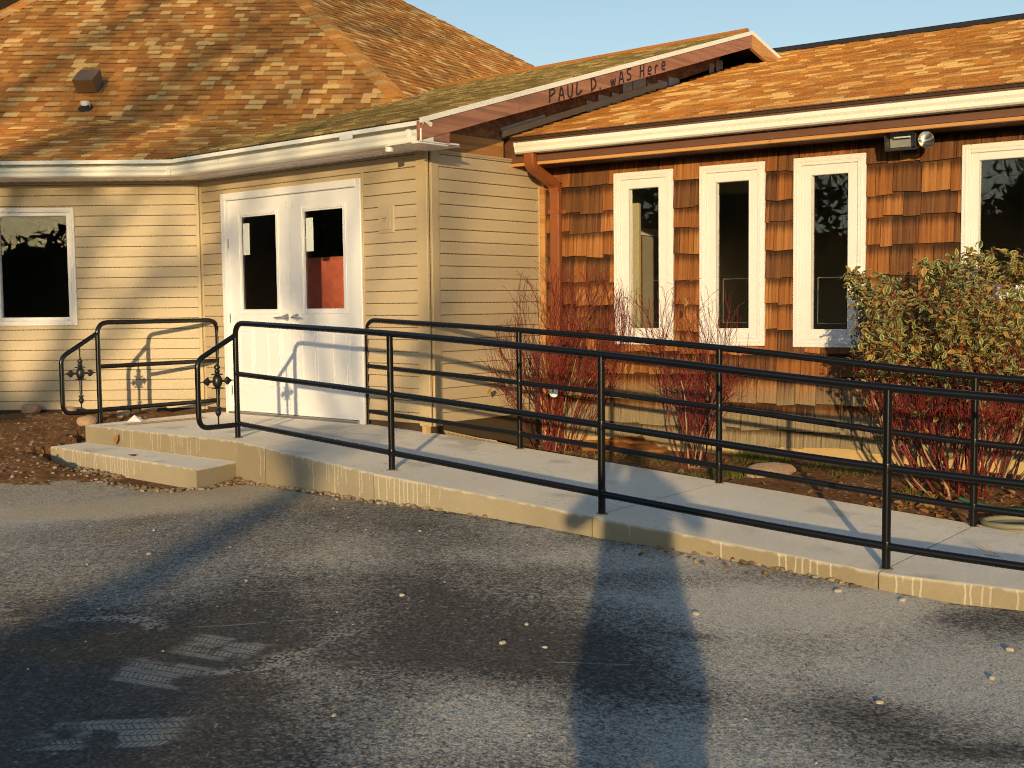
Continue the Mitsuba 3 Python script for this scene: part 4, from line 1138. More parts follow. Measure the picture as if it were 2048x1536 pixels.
# ---- earth
def soil_left(x, y):
    yb = np.interp(x, [-9, -3.9, -3.55, -3.0, -2.63, -2.33, -2.0], [8.6, 8.80, 8.95, 9.0, 8.80, 8.56, 8.5])
    t = (y - yb) / np.maximum(11.75 - yb, .5)
    z = zg(x, y) + (-1.035 - zg(x, y)) * ease(t * 1.08) - .02 * (t < .1) + .012
    P = np.stack([x * 4, y * 4, 0 * x], -1)
    z = z + .075 * (meshkit.fbm(P, 4, 3) - .5) * np.clip(t * 6, 0, 1) + .035 * (meshkit.fbm(P * 4.5, 3, 9) - .5) * np.clip(t * 5, .15, 1)
    z = np.where(t < 0, zg(x, y) - .03 + t * .3, z)
    # keep below the landing and the step
    u, o = (x - FD.o[0]) * FD.d[0] + (y - FD.o[1]) * FD.d[1], (x - FD.o[0]) * FD.n[0] + (y - FD.o[1]) * FD.n[1]
    e0 = ((x + 3.80) * (11.67 - 10.40) - (y - 10.40) * (-2.84 + 3.80)) / 1.59      # >0 right of the landing's left edge
    z = np.where((e0 > -.02) & (o < 1.56), np.minimum(z, -1.30), z)
    e1 = ((x + 4.007) * .38 - (y - 10.128) * .28) / .47
    z = np.where((e0 <= -.02) & (e0 > -.18) & (o < 1.56) & (y < 11.3), np.minimum(z, -1.09 - .12 * (11.3 - y)), z)
    z = np.where((o >= 1.50) & (o < 2.06) & (e1 > -.03), np.minimum(z, -1.32), z)
    return z
add('soil_bed', W(sheet(-9.0, -1.9, 8.2, 11.75, 260, 150, soil_left)), 'soil', smooth=True, label='bare brown earth left of the landing and step', cat='soil', kind='structure')
RE = np.array([ST[k][1] for k in ('B', 'K', 'J1', 'J2', 'J3', 'J4')])
RU = (RE[:, :2] - FC.o) @ FC.d; RO = (RE[:, :2] - FC.o) @ FC.n
def soil_right_z(u, o):
    ro = np.interp(u, RU, RO); rz = np.interp(u, RU, RE[:, 2])
    edge = np.minimum(-1.285, rz - .045)
    t = np.clip(o / np.maximum(ro, .2), 0, 1.2)
    z = -1.262 + (edge + 1.262) * ease(t)
    P = np.stack([u * 5, o * 5, 0 * u], -1)
    z = z + (.05 * (meshkit.fbm(P, 4, 13) - .5) + .03 * (meshkit.fbm(P * 5, 3, 19) - .5)) * np.clip(1.5 - 1.5 * np.abs(t - .5), .35, 1)
    return np.where(t > .985, edge - .05, z)
U_, O_ = np.meshgrid(np.linspace(-1.9, 6.1, 260), np.linspace(-.02, 3.3, 120))
V = np.column_stack([U_.ravel(), O_.ravel(), soil_right_z(U_, O_).ravel()])
i = (np.arange(119)[:, None] * 260 + np.arange(259)[None]).ravel()
F = np.vstack([np.column_stack([i, i + 1, i + 261]), np.column_stack([i, i + 261, i + 260])])
add('soil_bed', FC((V, F)), 'soil', smooth=True, label='planting bed of dark earth between ramp and cedar wall', cat='soil', kind='structure')
def on_bed(x, y):
    u, o = FC.uo(x, y)
    return float(soil_right_z(np.array(u), np.array(o)))

# ================================================================== RAILINGS
ZLAND = -1.024
TR_ = .0215
def post(parent, x, y, z, h, r=TR_):
    k = add('post', W(tube([[x, y, z - .01], [x, y, z + h]], r, 14)), 'black_paint', parent, smooth=40)
    add('foot_ring', W(lathe([(0, 0), (.036, 0), (.034, .004), (.0, .0045)], [x, y, z + .0005], [0, 0, 1], 16)), 'gravel_stone', k)
    return k
def rail_line(P, h):
    Q = catmull([np.array(q) for q in P], 8)
    Q = Q.copy(); Q[:, 2] += h
    return Q
def ornament(parent, p_top, p_bot, zc, d):
    """Cast spindle with a cross: rod from p_bot to p_top at the same plan point, arms along d."""
    x, y = p_top[0], p_top[1]
    k = add('spindle', W(cat([tube([[x, y, p_bot[2]], [x, y, p_top[2]]], .0062, 8), lathe([(.008, -.19), (.0125, -.185), (.0125, -.03), (.008, -.02)], [x, y, zc], [0, 0, 1], 10)])), 'iron_paint', parent, smooth=40)
    prof = [(.006, -.062), (.045, -.056), (.048, -.050), (.018, -.046), (.030, -.036), (.036, -.018), (.037, 0), (.036, .018), (.030, .036), (.018, .046), (.048, .050), (.045, .056), (.014, .062), (.022, .075), (.020, .085), (.012, .09), (.024, .102), (.022, .118), (.010, .128), (.006, .15)]
    add('medallion', W(lathe(prof, [x, y, zc], [0, 0, 1], 18)), 'iron_paint', k, smooth=35)
    add('collar', W(lathe([(.006, -.275), (.016, -.262), (.024, -.245), (.020, -.225), (.010, -.215), (.026, -.208), (.024, -.200), (.008, -.195)], [x, y, zc], [0, 0, 1], 14)), 'iron_paint', k, smooth=35)
    for s in (1, -1):
        dd = np.array([d[0], d[1], 0]) * s
        arm = [(.0, .03), (.009, .034), (.008, .058), (.014, .064), (.010, .070), (.030, .082), (.033, .092), (.027, .104), (.014, .118), (.005, .132), (.003, .155), (0, .156)]
        V_, F_ = lathe(arm, [x, y, zc], dd, 12)
        # flatten across the railing so that it reads as a spade
        nrm = np.array([-d[1], d[0], 0.0]); off = (V_ - [x, y, zc]) @ nrm
        V_ = V_ - np.outer(off * .55, nrm)
        add('scroll_arm', W((V_, F_)), 'iron_paint', k, smooth=35)
def end_loop(parent, base, d, reach, z_bot, z_join, z_bend, zc):
    """Closed loop beyond the end post, over the step."""
    x, y = base
    P = [np.r_[x, y, z_join], np.r_[x + d[0] * reach, y + d[1] * reach, z_bend], np.r_[x + d[0] * reach, y + d[1] * reach, z_bot], np.r_[x, y, z_bot]]
    Q = fillet(P, [0, .10, .09, 0], 7)
    k = add('end_loop', W(tube(Q, TR_ * .95, 12)), 'black_paint', parent, smooth=40)
    m = .5
    zt = z_join + (z_bend - z_join) * m
    q = np.r_[x + d[0] * reach * m, y + d[1] * reach * m]
    ornament(k, np.r_[q, zt], np.r_[q, z_bot], zc, d)
HT, HM, HB = .905, .507, .115
nD = FD.n
# front railing along the ramp
FP = [(-2.162, 9.204, -1.024), (-.803, 7.745, -1.088), (.501, 6.598, -1.193), (1.852, 5.776, -1.338), (3.22, 5.02, -1.43)]
RP = [(-1.246, 10.157, -1.024), (.055, 8.909, -1.101), (1.373, 7.777, -1.208), (2.759, 6.982, -1.365), (4.16, 6.24, -1.45)]
def ramp_railing(P, label, loop):
    k = thing('railing', label, 'railing', 'black pipe railings of the entrance')
    top = rail_line(P, HT)
    first = [np.r_[P[0][0], P[0][1], P[0][2] - .01], np.r_[P[0][0], P[0][1], P[0][2] + HT]]
    Q = fillet([first[0], top[0], top[5]], [0, .115, 0], 8)
    add('handrail', W(tube(np.vstack([Q[:-1], top[5:]]), TR_, 14)), 'black_paint', k, smooth=40)
    add('mid_rail', W(tube(rail_line(P, HM), TR_ * .93, 12)), 'black_paint', k, smooth=40)
    add('bottom_rail', W(tube(rail_line(P, HB), TR_ * .93, 12)), 'black_paint', k, smooth=40)
    add('foot_ring', W(lathe([(0, 0), (.036, 0), (.034, .004), (.0, .0045)], [P[0][0], P[0][1], P[0][2] + .0005], [0, 0, 1], 16)), 'gravel_stone', k)
    for q in P[1:]:
        pk = post(k, *q, HT - .01)
        for h in (HM, HB):
            add('weld_bead', W(lathe([(TR_ * .99, -.026), (TR_ * 1.10, -.020), (TR_ * 1.10, .020), (TR_ * .99, .026)], [q[0], q[1], q[2] + h], [0, 0, 1], 12)), 'black_paint', pk, smooth=40)
    if loop:
        end_loop(k, P[0][:2], nD, .355, ZLAND + HB - .01, -.215, -.40, -.566)
    return k
ramp_railing(FP, 'black pipe railing along the front edge of the ramp', True)
ramp_railing(RP, 'black pipe railing along the rear edge of the ramp by the planting bed', False)
k = thing('railing', 'short black pipe railing at the left side of the landing', 'railing', 'black pipe railings of the entrance')
a, b = np.array([-3.734, 10.605, ZLAND]), np.array([-2.895, 11.575, ZLAND])
up = np.array([0, 0, 1.0])
add('handrail', W(tube(fillet([a - up * .02, a + up * HT, b + up * HT, b - up * .02], [0, .115, .115, 0], 8), TR_, 14)), 'black_paint', k, smooth=40)
add('mid_rail', W(tube([a + up * HM, b + up * HM], TR_ * .93, 12)), 'black_paint', k, smooth=40)
add('bottom_rail', W(tube([a + up * HB, b + up * HB], TR_ * .93, 12)), 'black_paint', k, smooth=40)
end_loop(k, a[:2], nD, .355, ZLAND + HB - .01, -.215, -.42, -.568)

# ================================================================== ROOF FITTINGS, LAMP
def on_face(face, x, y):
    u = np.array([x, y, 0]) - face.P
    a = u[:2] @ face.e[:2]; hb = np.linalg.norm(face.s[:2]); b = (u[:2] @ face.s[:2]) / hb ** 2
    return a, b
ev = thing('exhaust_hood', 'brown box-shaped exhaust hood on the hip roof', 'roof vent')
a0, b0 = on_face(fb, -4.93, 13.98)
def fbox(a, b, w, d0, d1, h0, h1):
    return box(a - w / 2, a + w / 2, b + d0, b + d1, h0, h1, .003)
P8 = []
hw = .115
prof = [(-.02, .0), (-.10, .205), (.26, .19), (.26, .0)]
V = []
for s in (-hw, hw):
    for q in prof: V.append([a0 + s, b0 + q[0], q[1]])
add('cowl', fb.map((np.array(V), np.array([[0, 1, 2], [0, 2, 3], [4, 6, 5], [4, 7, 6], [0, 4, 5], [0, 5, 1], [1, 5, 6], [1, 6, 2], [2, 6, 7], [2, 7, 3]]))), 'vent_brown', ev)
add('flange', fb.map(box(a0 - .17, a0 + .17, b0 - .03, b0 + .30, .012, .018)), 'vent_brown', ev)
add('damper', fb.map(box(a0 - .10, a0 + .10, b0 - .03, b0 - .024, .012, .05)), 'dark_void', ev)
pv = thing('vent_pipe', 'short pale plumbing vent pipe with a dark collar on the roof', 'vent pipe')
xa, ya = -4.83, 13.60
zr = fb.P[2] + (np.array([xa, ya]) - fb.P[:2]) @ (-FL.n) * sm
add('pipe', W(lathe([(.0, -.05), (.052, -.05), (.052, .09), (.044, .09), (.044, .03), (0, .03)], [xa, ya, zr], [0, 0, 1], 16)), 'pvc_white', pv, smooth=35)
av, bv = on_face(fb, xa, ya)
Vc, Fc = lathe([(.0, .013), (.085, .013), (.08, .02), (.05, .03), (.047, .055), (.0, .056)], [av, bv, 0], [0, 0, 1], 16)
add('collar', fb.map((Vc, Fc)), 'black_felt', pv)
fl = thing('floodlight', 'bronze floodlight under the eave with a square lamp and a bare reflector bulb', 'floodlight')
u0_, o0_ = 3.31, .27
ca, sa = math.cos(.22), math.sin(.22)
def tilt(m):
    V_, F_ = m; V_ = np.array(V_, float)
    o, z = V_[:, 1] - o0_, V_[:, 2] - 1.165
    V_[:, 1] = o0_ + o * ca - z * sa * -1; V_[:, 2] = 1.165 + z * ca - o * sa
    return V_, F_
add('housing', FC(tilt(cat(ring(u0_ - .114, u0_ + .114, 1.084, 1.252, .010, o0_ - .07, o0_ + .035, .003) + [box(u0_ - .110, u0_ + .110, o0_ - .085, o0_ - .070, 1.088, 1.248, .004)]))), 'bronze_housing', fl)
add('reflector', FC(tilt(cat([box(u0_ - .10, u0_ + .10, o0_ - .0695, o0_ - .066, 1.10, 1.23)]))), 'flashing', fl)
add('tube_bulb', FC(tilt(tube([[u0_ - .06, o0_ - .03, 1.175], [u0_ + .06, o0_ - .03, 1.175]], .008, 8))), 'sticker', fl)
Vp = np.array([[u0_ - .102, o0_ + .030, 1.098], [u0_ + .102, o0_ + .030, 1.098], [u0_ + .102, o0_ + .030, 1.232], [u0_ - .102, o0_ + .030, 1.232]])
add('lens', FC(tilt((Vp, np.array([[0, 1, 2], [0, 2, 3]])))), 'lamp_glass', fl)
add('bracket', FC(cat([tube([[u0_, o0_ - .08, 1.19], [u0_, .02, 1.15]], .016, 8), box(u0_ - .06, u0_ + .06, .02, .05, 1.08, 1.21, .006)])), 'bronze_housing', fl)
lamp_o = np.array([u0_ + .135, o0_ - .03, 1.135]); lamp_d = np.array([.62, .75, .05])
add('lamp_arm', FC(tube([[u0_ + .05, .06, 1.14], lamp_o - lamp_d / np.linalg.norm(lamp_d) * .03], .016, 8)), 'bronze_housing', fl)
add('reflector_bulb', FC(lathe([(.0, -.05), (.022, -.05), (.024, -.02), (.040, .02), (.058, .065), (.062, .078), (.060, .082), (.045, .055), (.028, .02), (.010, .0), (0, .0)], lamp_o, lamp_d, 20)), 'lamp_mirror', fl, smooth=35)

# ================================================================== PLANTS
def twig_tree(r, base, d, L, rad, depth, out, spread=.5, up=.25, bend=.18, nseg=5, child=(2, 4)):
    p = np.array(base, float); d = np.array(d, float); d /= np.linalg.norm(d)
    pts = [p.copy()]
    for i in range(nseg):
        d = d + np.array([r.gauss(0, bend), r.gauss(0, bend), r.gauss(0, bend * .6) + up * .2]); d /= np.linalg.norm(d)
        p = p + d * L / nseg; pts.append(p.copy())
    rr = np.linspace(rad, rad * .55, nseg + 1)
    out.append((np.array(pts), rr, depth))
    if depth <= 0: return
    for c in range(r.randint(*child)):
        i = r.randint(max(1, nseg // 3), nseg)
        a = r.uniform(0, 2 * math.pi)
        dd = (pts[i] - pts[i - 1]); dd /= np.linalg.norm(dd)
        x = np.cross(dd, [0, 0, 1.0]); x = x / (np.linalg.norm(x) + 1e-9) if np.linalg.norm(x) > .05 else np.array([1.0, 0, 0]); y = np.cross(dd, x)
        nd = dd + spread * (x * math.cos(a) + y * math.sin(a)) * r.uniform(.6, 1.4) + np.array([0, 0, up])
        twig_tree(r, pts[i], nd, L * r.uniform(.42, .72), rr[i] * .72, depth - 1, out, spread, up, bend, nseg, child)
def shrub(label, group, cx, cy, n, hgt, lean, seed, ztop, r0=.011, spread=.16, ellipse=1.0, bend=.11, kids=(3, 6), depth=2, rad_=.7):
    r = random.Random(seed)
    k = thing('dogwood_shrub', label, 'shrub', group)
    fine, tips = [], []
    zb = on_bed(cx, cy)
    allout = []
    for i in range(n):
        a = r.uniform(0, 2 * math.pi); q = r.random() ** .6
        bx, by = cx + spread * q * math.cos(a) * ellipse, cy + spread * q * math.sin(a)
        d = np.array([math.cos(a) * q * lean * ellipse, math.sin(a) * q * lean, 1.0]) + np.array([r.gauss(0, .10), r.gauss(0, .10), 0])
        L = hgt * r.uniform(.55, 1.0)
        out = []
        twig_tree(r, [bx, by, zb - .04], d, L * .80, r0 * r.uniform(.55, 1.15), depth, out, spread=.50, up=.26, bend=bend, nseg=7, child=kids)
        allout.append((out, r.random() < .22))
    zz = np.concatenate([P[:, 2] for out, _ in allout for P, R, dep in out])
    sc_ = (ztop - zb) / (np.percentile(zz, 96) - zb)
    for out, old in allout:
        for P, R, dep in out:
            P = P.copy(); P[:, 2] = zb + (P[:, 2] - zb) * sc_
            rel = P[:, :2] - [cx, cy]; q = np.linalg.norm(rel, axis=1, keepdims=True) + 1e-9      # the shrub has been kept clipped
            P[:, :2] = [cx, cy] + rel / q * np.where(q < .55 * rad_, q, .55 * rad_ + .6 * rad_ * np.tanh((q - .55 * rad_) / (.6 * rad_)))
            zc_ = ztop - .22
            P[:, 2] = np.where(P[:, 2] < zc_, P[:, 2], zc_ + .34 * np.tanh((P[:, 2] - zc_) / .34)) - .10 * np.clip((np.hypot(P[:, 0] - cx, P[:, 1] - cy) / rad_), 0, 1.3) ** 3 * (P[:, 2] > zb + .6)
            o = (P[:, :2] - FC.o) @ FC.n          # twigs stop short of the wall
            P[:, :2] += np.outer(np.maximum(.10 - o, 0), FC.n)
            if dep == depth:
                add('stem', W(tube(P, R, 6)), 'tan_stem' if old else 'red_stem', k, smooth=50)
            else:
                m = tube(P, np.maximum(R * .75, .0015), 4, caps=False)
                fine.append((m[0], m[1], np.column_stack([np.full(len(m[0]), r.random()), np.zeros(len(m[0]))])))
            tips.append((P, dep))
    add('twigs', W(cat([(v, f) for v, f, _ in fine])), 'red_stem', k, uv=np.vstack([u for _, _, u in fine]), kind='stuff')
    return k, tips
k1, t1 = shrub('bare red-stemmed shrub in front of the downspout', 'red-stemmed dogwood shrubs', .36, 9.95, 19, 1.62, .46, 101, .26, r0=.0075, kids=(4, 8), rad_=.62)
k2, t2 = shrub('smaller bare red-stemmed shrub under the middle window', 'red-stemmed dogwood shrubs', 1.40, 8.95, 14, 1.42, .32, 102, .08, r0=.0072, spread=.12, kids=(4, 7), rad_=.5)
k3, t3 = shrub('broad red-stemmed shrub with yellow-edged leaves below the wide window', 'red-stemmed dogwood shrubs', 3.16, 7.98, 44, 1.50, .60, 103, .20, r0=.0082, spread=.30, ellipse=1.3, kids=(4, 7), rad_=.74)
def leaf_mesh(r, p, d, n, L, w, tone):
    """Curled leaf: midrib and margins, uv.y runs from the midrib out."""
    d = d / np.linalg.norm(d); s = np.cross(d, n); s /= np.linalg.norm(s) + 1e-9; n = np.cross(s, d)
    V, UV = [], []
    curl = r.uniform(.1, .9); fold = r.uniform(.05, .5)
    for t, ww in ((0, .04), (.28, .82), (.55, 1.0), (.8, .6), (1.0, .02)):
        c = p + d * L * t - n * L * curl * t * t * .6 + s * 0
        for q in (-1, 0, 1):
            V.append(c + s * q * w * ww + n * abs(q) * w * ww * fold); UV.append((tone, abs(q)))
    F = []
    for i in range(4):
        for j in range(2):
            b = i * 3 + j
            F += [[b, b + 1, b + 4], [b, b + 4, b + 3]]
    return np.array(V), np.array(F), np.array(UV)
def leaves_on(key, tips, count, seed, zmin, front=300, size=(.055, .085), tone=None, bias=1.0):
    r = random.Random(seed); L = []
    c = [q for q in tips]
    n = 0
    while n < count:
        P, dep = r.choice(c)
        i = r.randint(max(1, len(P) // 2 if dep == 2 else 1), len(P) - 1)
        p = P[i - 1] + (P[i] - P[i - 1]) * r.random() + np.array([r.gauss(0, .022), r.gauss(0, .022), r.gauss(0, .018)])
        z = p[2]
        if r.random() > max(.05, min(1, (z - zmin) / .55)) ** bias: continue
        d = (P[i] - P[i - 1]); d /= np.linalg.norm(d) + 1e-9
        d = d * .5 + np.array([r.gauss(0, .7), r.gauss(0, .7), r.gauss(-.15, .45)])
        nn = np.array([r.gauss(0, .45), r.gauss(0, .45) - .25, 1.0])
        ln = r.uniform(*size)
        L.append(leaf_mesh(r, p, d, nn, ln, ln * r.uniform(.20, .30), r.random() if tone is None else r.uniform(*tone)))
        n += 1
    o = sorted(range(len(L)), key=lambda i: L[i][0][:, 1].mean() - L[i][0][:, 2].mean() * .3)
    for i in o[:front]:
        add('leaf', W((L[i][0], L[i][1])), 'variegated_leaf', key, uv=L[i][2])
    rest = [L[i] for i in o[front:]]
    if rest:
        add('foliage', W(cat([(v, f) for v, f, _ in rest])), 'variegated_leaf', key, uv=np.vstack([u for _, _, u in rest]), kind='stuff')
leaves_on(k3, t3, 9000, 7, -.70, front=300, size=(.034, .066), bias=1.3)
leaves_on(k1, t1, 5, 8, -1.2, front=5, tone=(.8, 1.0))
leaves_on(k2, t2, 3, 9, -.6, front=3, tone=(.8, 1.0))
def grass_patch(spots, seed):
    r = random.Random(seed); ms = []
    for x, y, rad, n, h in spots:
        for i in range(n):
            a, q = r.uniform(0, 6.28), rad * math.sqrt(r.random())
            px, py = x + q * math.cos(a), y + q * math.sin(a)
            z = on_bed(px, py) - .01
            hh = h * r.uniform(.4, 1.1); dx, dy = r.gauss(0, .5) * hh, r.gauss(0, .5) * hh
            s = np.array([math.cos(a + 1), math.sin(a + 1), 0]) * .0035
            b = np.array([px, py, z]); m_ = b + [dx * .4, dy * .4, hh * .65]; t_ = b + [dx, dy, hh]
            ms.append((np.array([b - s, b + s, m_ + s * .7, m_ - s * .7, t_]), np.array([[0, 1, 2], [0, 2, 3], [3, 2, 4]]), np.full((5, 2), r.random())))
    return add('grass_tufts', W(cat([(v, f) for v, f, _ in ms])), 'grass', uv=np.vstack([u for _, _, u in ms]), label='tufts of thin green grass in the planting bed', cat='grass', kind='stuff')
grass_patch([(.25, 9.30, .28, 420, .13), (.62, 9.05, .2, 200, .10), (1.95, 9.15, .22, 420, .12), (1.62, 8.62, .2, 260, .09), (1.25, 8.35, .18, 160, .09), (2.45, 8.75, .3, 220, .07), (3.5, 7.3, .3, 200, .07), (2.65, 7.75, .15, 90, .08), (1.0, 9.5, .4, 120, .07)], 31)
def litter(name, label, spots, seed, zf, bsdf='dry_leaf', size=(.03, .075)):
    r = random.Random(seed); ms = []
    for x, y, sx, sy, n in spots:
        for i in range(n):
            px, py = r.gauss(x, sx), r.gauss(y, sy)
            z = zf(px, py)
            if z is None: continue
            a = r.uniform(0, 6.28); ln = r.uniform(*size)
            ms.append(leaf_mesh(r, np.array([px, py, z + .008 + r.random() * .012]), np.array([math.cos(a), math.sin(a), r.gauss(.1, .3)]), np.array([r.gauss(0, .4), r.gauss(0, .4), 1]), ln, ln * r.uniform(.25, .4), r.random()))
    return add(name, W(cat([(v, f) for v, f, _ in ms])), bsdf, uv=np.vstack([u for _, _, u in ms]), label=label, cat='leaves', kind='stuff')
def bedz(x, y):
    u, o = FC.uo(x, y)
    if o < .02 or o > np.interp(u, RU, RO) - .03: return None
    return on_bed(x, y)
litter('leaf_litter', 'brown fallen leaves scattered over the planting bed', [(2.65, 7.55, .25, .22, 110), (3.3, 7.3, .4, .25, 160), (1.2, 8.7, .4, .4, 50), (.5, 9.6, .35, .35, 60), (2.0, 8.6, .4, .4, 40), (3.0, 7.6, .4, .3, 80)], 41, bedz)
# ================================================================== STONES AND ODDS AND ENDS
def rock(r, c, s, sub=2, rough=.28, seed=0):
    m = trimesh.creation.icosphere(subdivisions=sub, radius=1.0)
    V = np.array(m.vertices); nz = meshkit.fbm(V * 1.4 + seed * 7.3, 3, seed)[:, None]
    V = V * (1 - rough + 2 * rough * nz)
    V = np.sign(V) * np.abs(V) ** .82
    a = r.uniform(0, 6.28); ca_, sa_ = math.cos(a), math.sin(a)
    V = V * np.array(s)
    V = np.column_stack([V[:, 0] * ca_ - V[:, 1] * sa_, V[:, 0] * sa_ + V[:, 1] * ca_, V[:, 2]])
    return V + np.array(c), np.array(m.faces)
r = random.Random(5)
x, y = 1.90, 8.62
m = rock(r, (x, y, on_bed(x, y) + .01), (.26, .15, .085), 3, .22, 3)
add('stone', W(m), 'sandstone', smooth=35, label='flat pinkish stone in the bed at the ramp edge', cat='stone')
spots = [(-4.75, 11.55, .10, 'rounded stone at the far left foot of the tan wall'), (-4.35, 11.5, .09, 'stone under the left railing loop by the tan wall'), (-3.95, 10.86, .09, 'pale stone beside the foot of the left railing'), (-3.72, 11.2, .075, 'stone in the row along the landing, third from the railing foot'), (-3.55, 11.45, .08, 'stone at the wall end of the row along the landing')]
for i, (x, y, s, lb) in enumerate(spots):
    z = float(soil_left(np.array(x), np.array(y)))
    add('stone', W(rock(r, (x, y, max(z, -1.12) + .03), (s, s * .8, s * .6), 2, .3, i + 9)), 'sandstone', smooth=35, label=lb, cat='stone')
def scatter_stones(name, label, pts, bsdf, seed, size):
    rr = random.Random(seed); ms = []
    for x, y, z in pts:
        s = rr.uniform(*size)
        v, f = rock(rr, (x, y, z + s * .3), (s, s * rr.uniform(.6, .9), s * rr.uniform(.45, .7)), 1, .3, rr.randint(0, 99))
        ms.append((v, f, np.full((len(v), 2), rr.random())))
    return add(name, W(cat([(v, f) for v, f, _ in ms])), bsdf, uv=np.vstack([u for _, _, u in ms]), label=label, cat='gravel', kind='stuff')
pts = []
rr = random.Random(77)
def seg(p, q, n, w, dens=1.0):
    p, q = np.array(p), np.array(q); d = q - p; nn = np.array([d[1], -d[0]]) / np.linalg.norm(d)
    for i in range(n):
        t = rr.random(); o = abs(rr.gauss(0, w)) + .01
        c = p + d * t + nn * o
        pts.append((c[0], c[1], max(float(zg(c[0], c[1])), float(soil_left(np.array(c[0]), np.array(c[1]))) if c[0] < -1.95 else -9)))
seg((-4.0, 10.1), (-2.33, 8.55), 420, .09)
seg((-2.33, 8.55), (-2.12, 8.93), 90, .05)
seg((-2.1, 8.95), (-.9, 7.58), 160, .035)
seg((-.9, 7.58), (1.79, 5.68), 150, .02)
for i in range(150):
    x, y = rr.uniform(-5.2, -2.4), rr.uniform(8.7, 9.7)
    pts.append((x, y, float(soil_left(np.array(x), np.array(y)))))
for i in range(60):
    x, y = rr.uniform(-5.3, -3.5), rr.uniform(9.6, 11.6)
    pts.append((x, y, float(soil_left(np.array(x), np.array(y)))))
scatter_stones('gravel', 'loose gravel along the foot of the step and ramp', pts, 'gravel_stone', 6, (.008, .022))
def litter_z(x, y): return float(zg(x, y)) if y < 8.9 else None
litter('leaf_litter', 'small orange leaf scraps lying against the foot of the ramp', [(.80, 6.18, .16, .10, 34), (1.2, 5.98, .25, .12, 22), (-2.05, 8.82, .09, .07, 60), (-4.05, 10.0, .07, .07, 25)], 43, lambda x, y: float(zg(x, y)) if y < 9.5 else float(soil_left(np.array(x), np.array(y))), size=(.02, .045))
# pebbles lying on the asphalt, single
PB = [(1.854, 5.534, .015, 'pale pebble near the foot of the ramp side, right of the third front post'), (1.321, 4.177, .013, 'pale pebble with a short dark shadow on the dark patch at the right'),
      (2.066, 4.823, .015, 'curled pale chip on the asphalt nearest the right edge of the view'), (1.846, 4.463, .014, 'flat yellowish chip on the asphalt left of the rightmost pebble'), (.809, 5.165, .016, 'pale chip on the asphalt just right of the long shadow'),
      (-.05, 4.70, .014, 'larger of two pale pebbles lying together left of the long shadow'), (.12, 4.66, .010, 'smaller of two pale pebbles lying together left of the long shadow'), (.05, 4.95, .011, 'pale pebble farther back between the pebble pair and the ramp'),
      (-.52, 5.35, .012, 'pale pebble alone in the middle of the asphalt'), (-1.95, 6.2, .012, 'pale pebble at the far left of the asphalt'), (1.57, 5.62, .017, 'white chip leaning against the foot of the ramp side'), (-.62, 3.92, .010, 'pale pebble in the dark foreground left of the centre')]
for i, (x, y, s, lb) in enumerate(PB):
    add('pebble', W(rock(r, (x, y, float(zg(x, y)) + s * .35), (s * 1.15, s * .8, s * .6), 2, .28, i + 30)), 'pale_pebble', smooth=40, label=lb, cat='pebble')
gp = []
rg = random.Random(12)
for i in range(60):
    x, y = rg.uniform(-2.4, 2.4), rg.uniform(3.4, 7.6)
    if (x + 2.1) * .64 + (y - 9) * .77 < -.35: gp.append((x, y, float(zg(x, y))))
scatter_stones('grit', 'fine pale grit scattered over the asphalt', gp, 'pale_pebble', 8, (.003, .0085))
# boards and scraps
def plank(name, label, catg, c0, c1, w, t, bsdf, roll=0.0):
    a, b = np.array(c0, float), np.array(c1, float); d = b - a; L = np.linalg.norm(d); d /= L
    s = np.cross(d, [0, 0, 1.0]); s /= np.linalg.norm(s); n = np.cross(s, d)
    s, n = s * math.cos(roll) + n * math.sin(roll), n * math.cos(roll) - s * math.sin(roll)
    V_, F_ = box(0, L, -w / 2, w / 2, -t / 2, t / 2, .002)
    X = a + V_[:, :1] * d + V_[:, 1:2] * s + V_[:, 2:3] * n
    return add(name, W((X, F_)), bsdf, label=label, cat=catg)
plank('vinyl_strip', 'tan perforated siding scrap leaning from the wall to the ramp edge', 'siding scrap', (-.56, 9.70, -1.055), (.04, 9.17, -1.13), .055, .004, 'vinyl_trim', .9)
vk = [k_ for k_ in scene if k_ == 'vinyl_strip'][0]
hol = []
a, b = np.array([-.56, 9.70, -1.055]), np.array([.04, 9.17, -1.13]); d = (b - a); L = np.linalg.norm(d); d /= L
s = np.cross(d, [0, 0, 1.0]); s /= np.linalg.norm(s); n = np.cross(s, d); s2, n2 = s * math.cos(.9) + n * math.sin(.9), n * math.cos(.9) - s * math.sin(.9)
for i in range(15):
    V_, F_ = box(.04 + i * .05, .062 + i * .05, .004, .010, -.0035, .0035)
    hol.append((a + V_[:, :1] * d + V_[:, 1:2] * s2 + V_[:, 2:3] * n2, F_))
add('slot', W(cat(hol)), 'dark_void', 'vinyl_strip')
plank('white_scrap', 'short white trim offcut lying at the ramp edge', 'trim scrap', (-.30, 9.66, -1.105), (-.12, 9.48, -1.115), .05, .006, 'white_vinyl', .6)
wb = thing('rotten_board', 'split rotten reddish board lying against the foundation', 'board')
zb = on_bed(.85, 10.02)
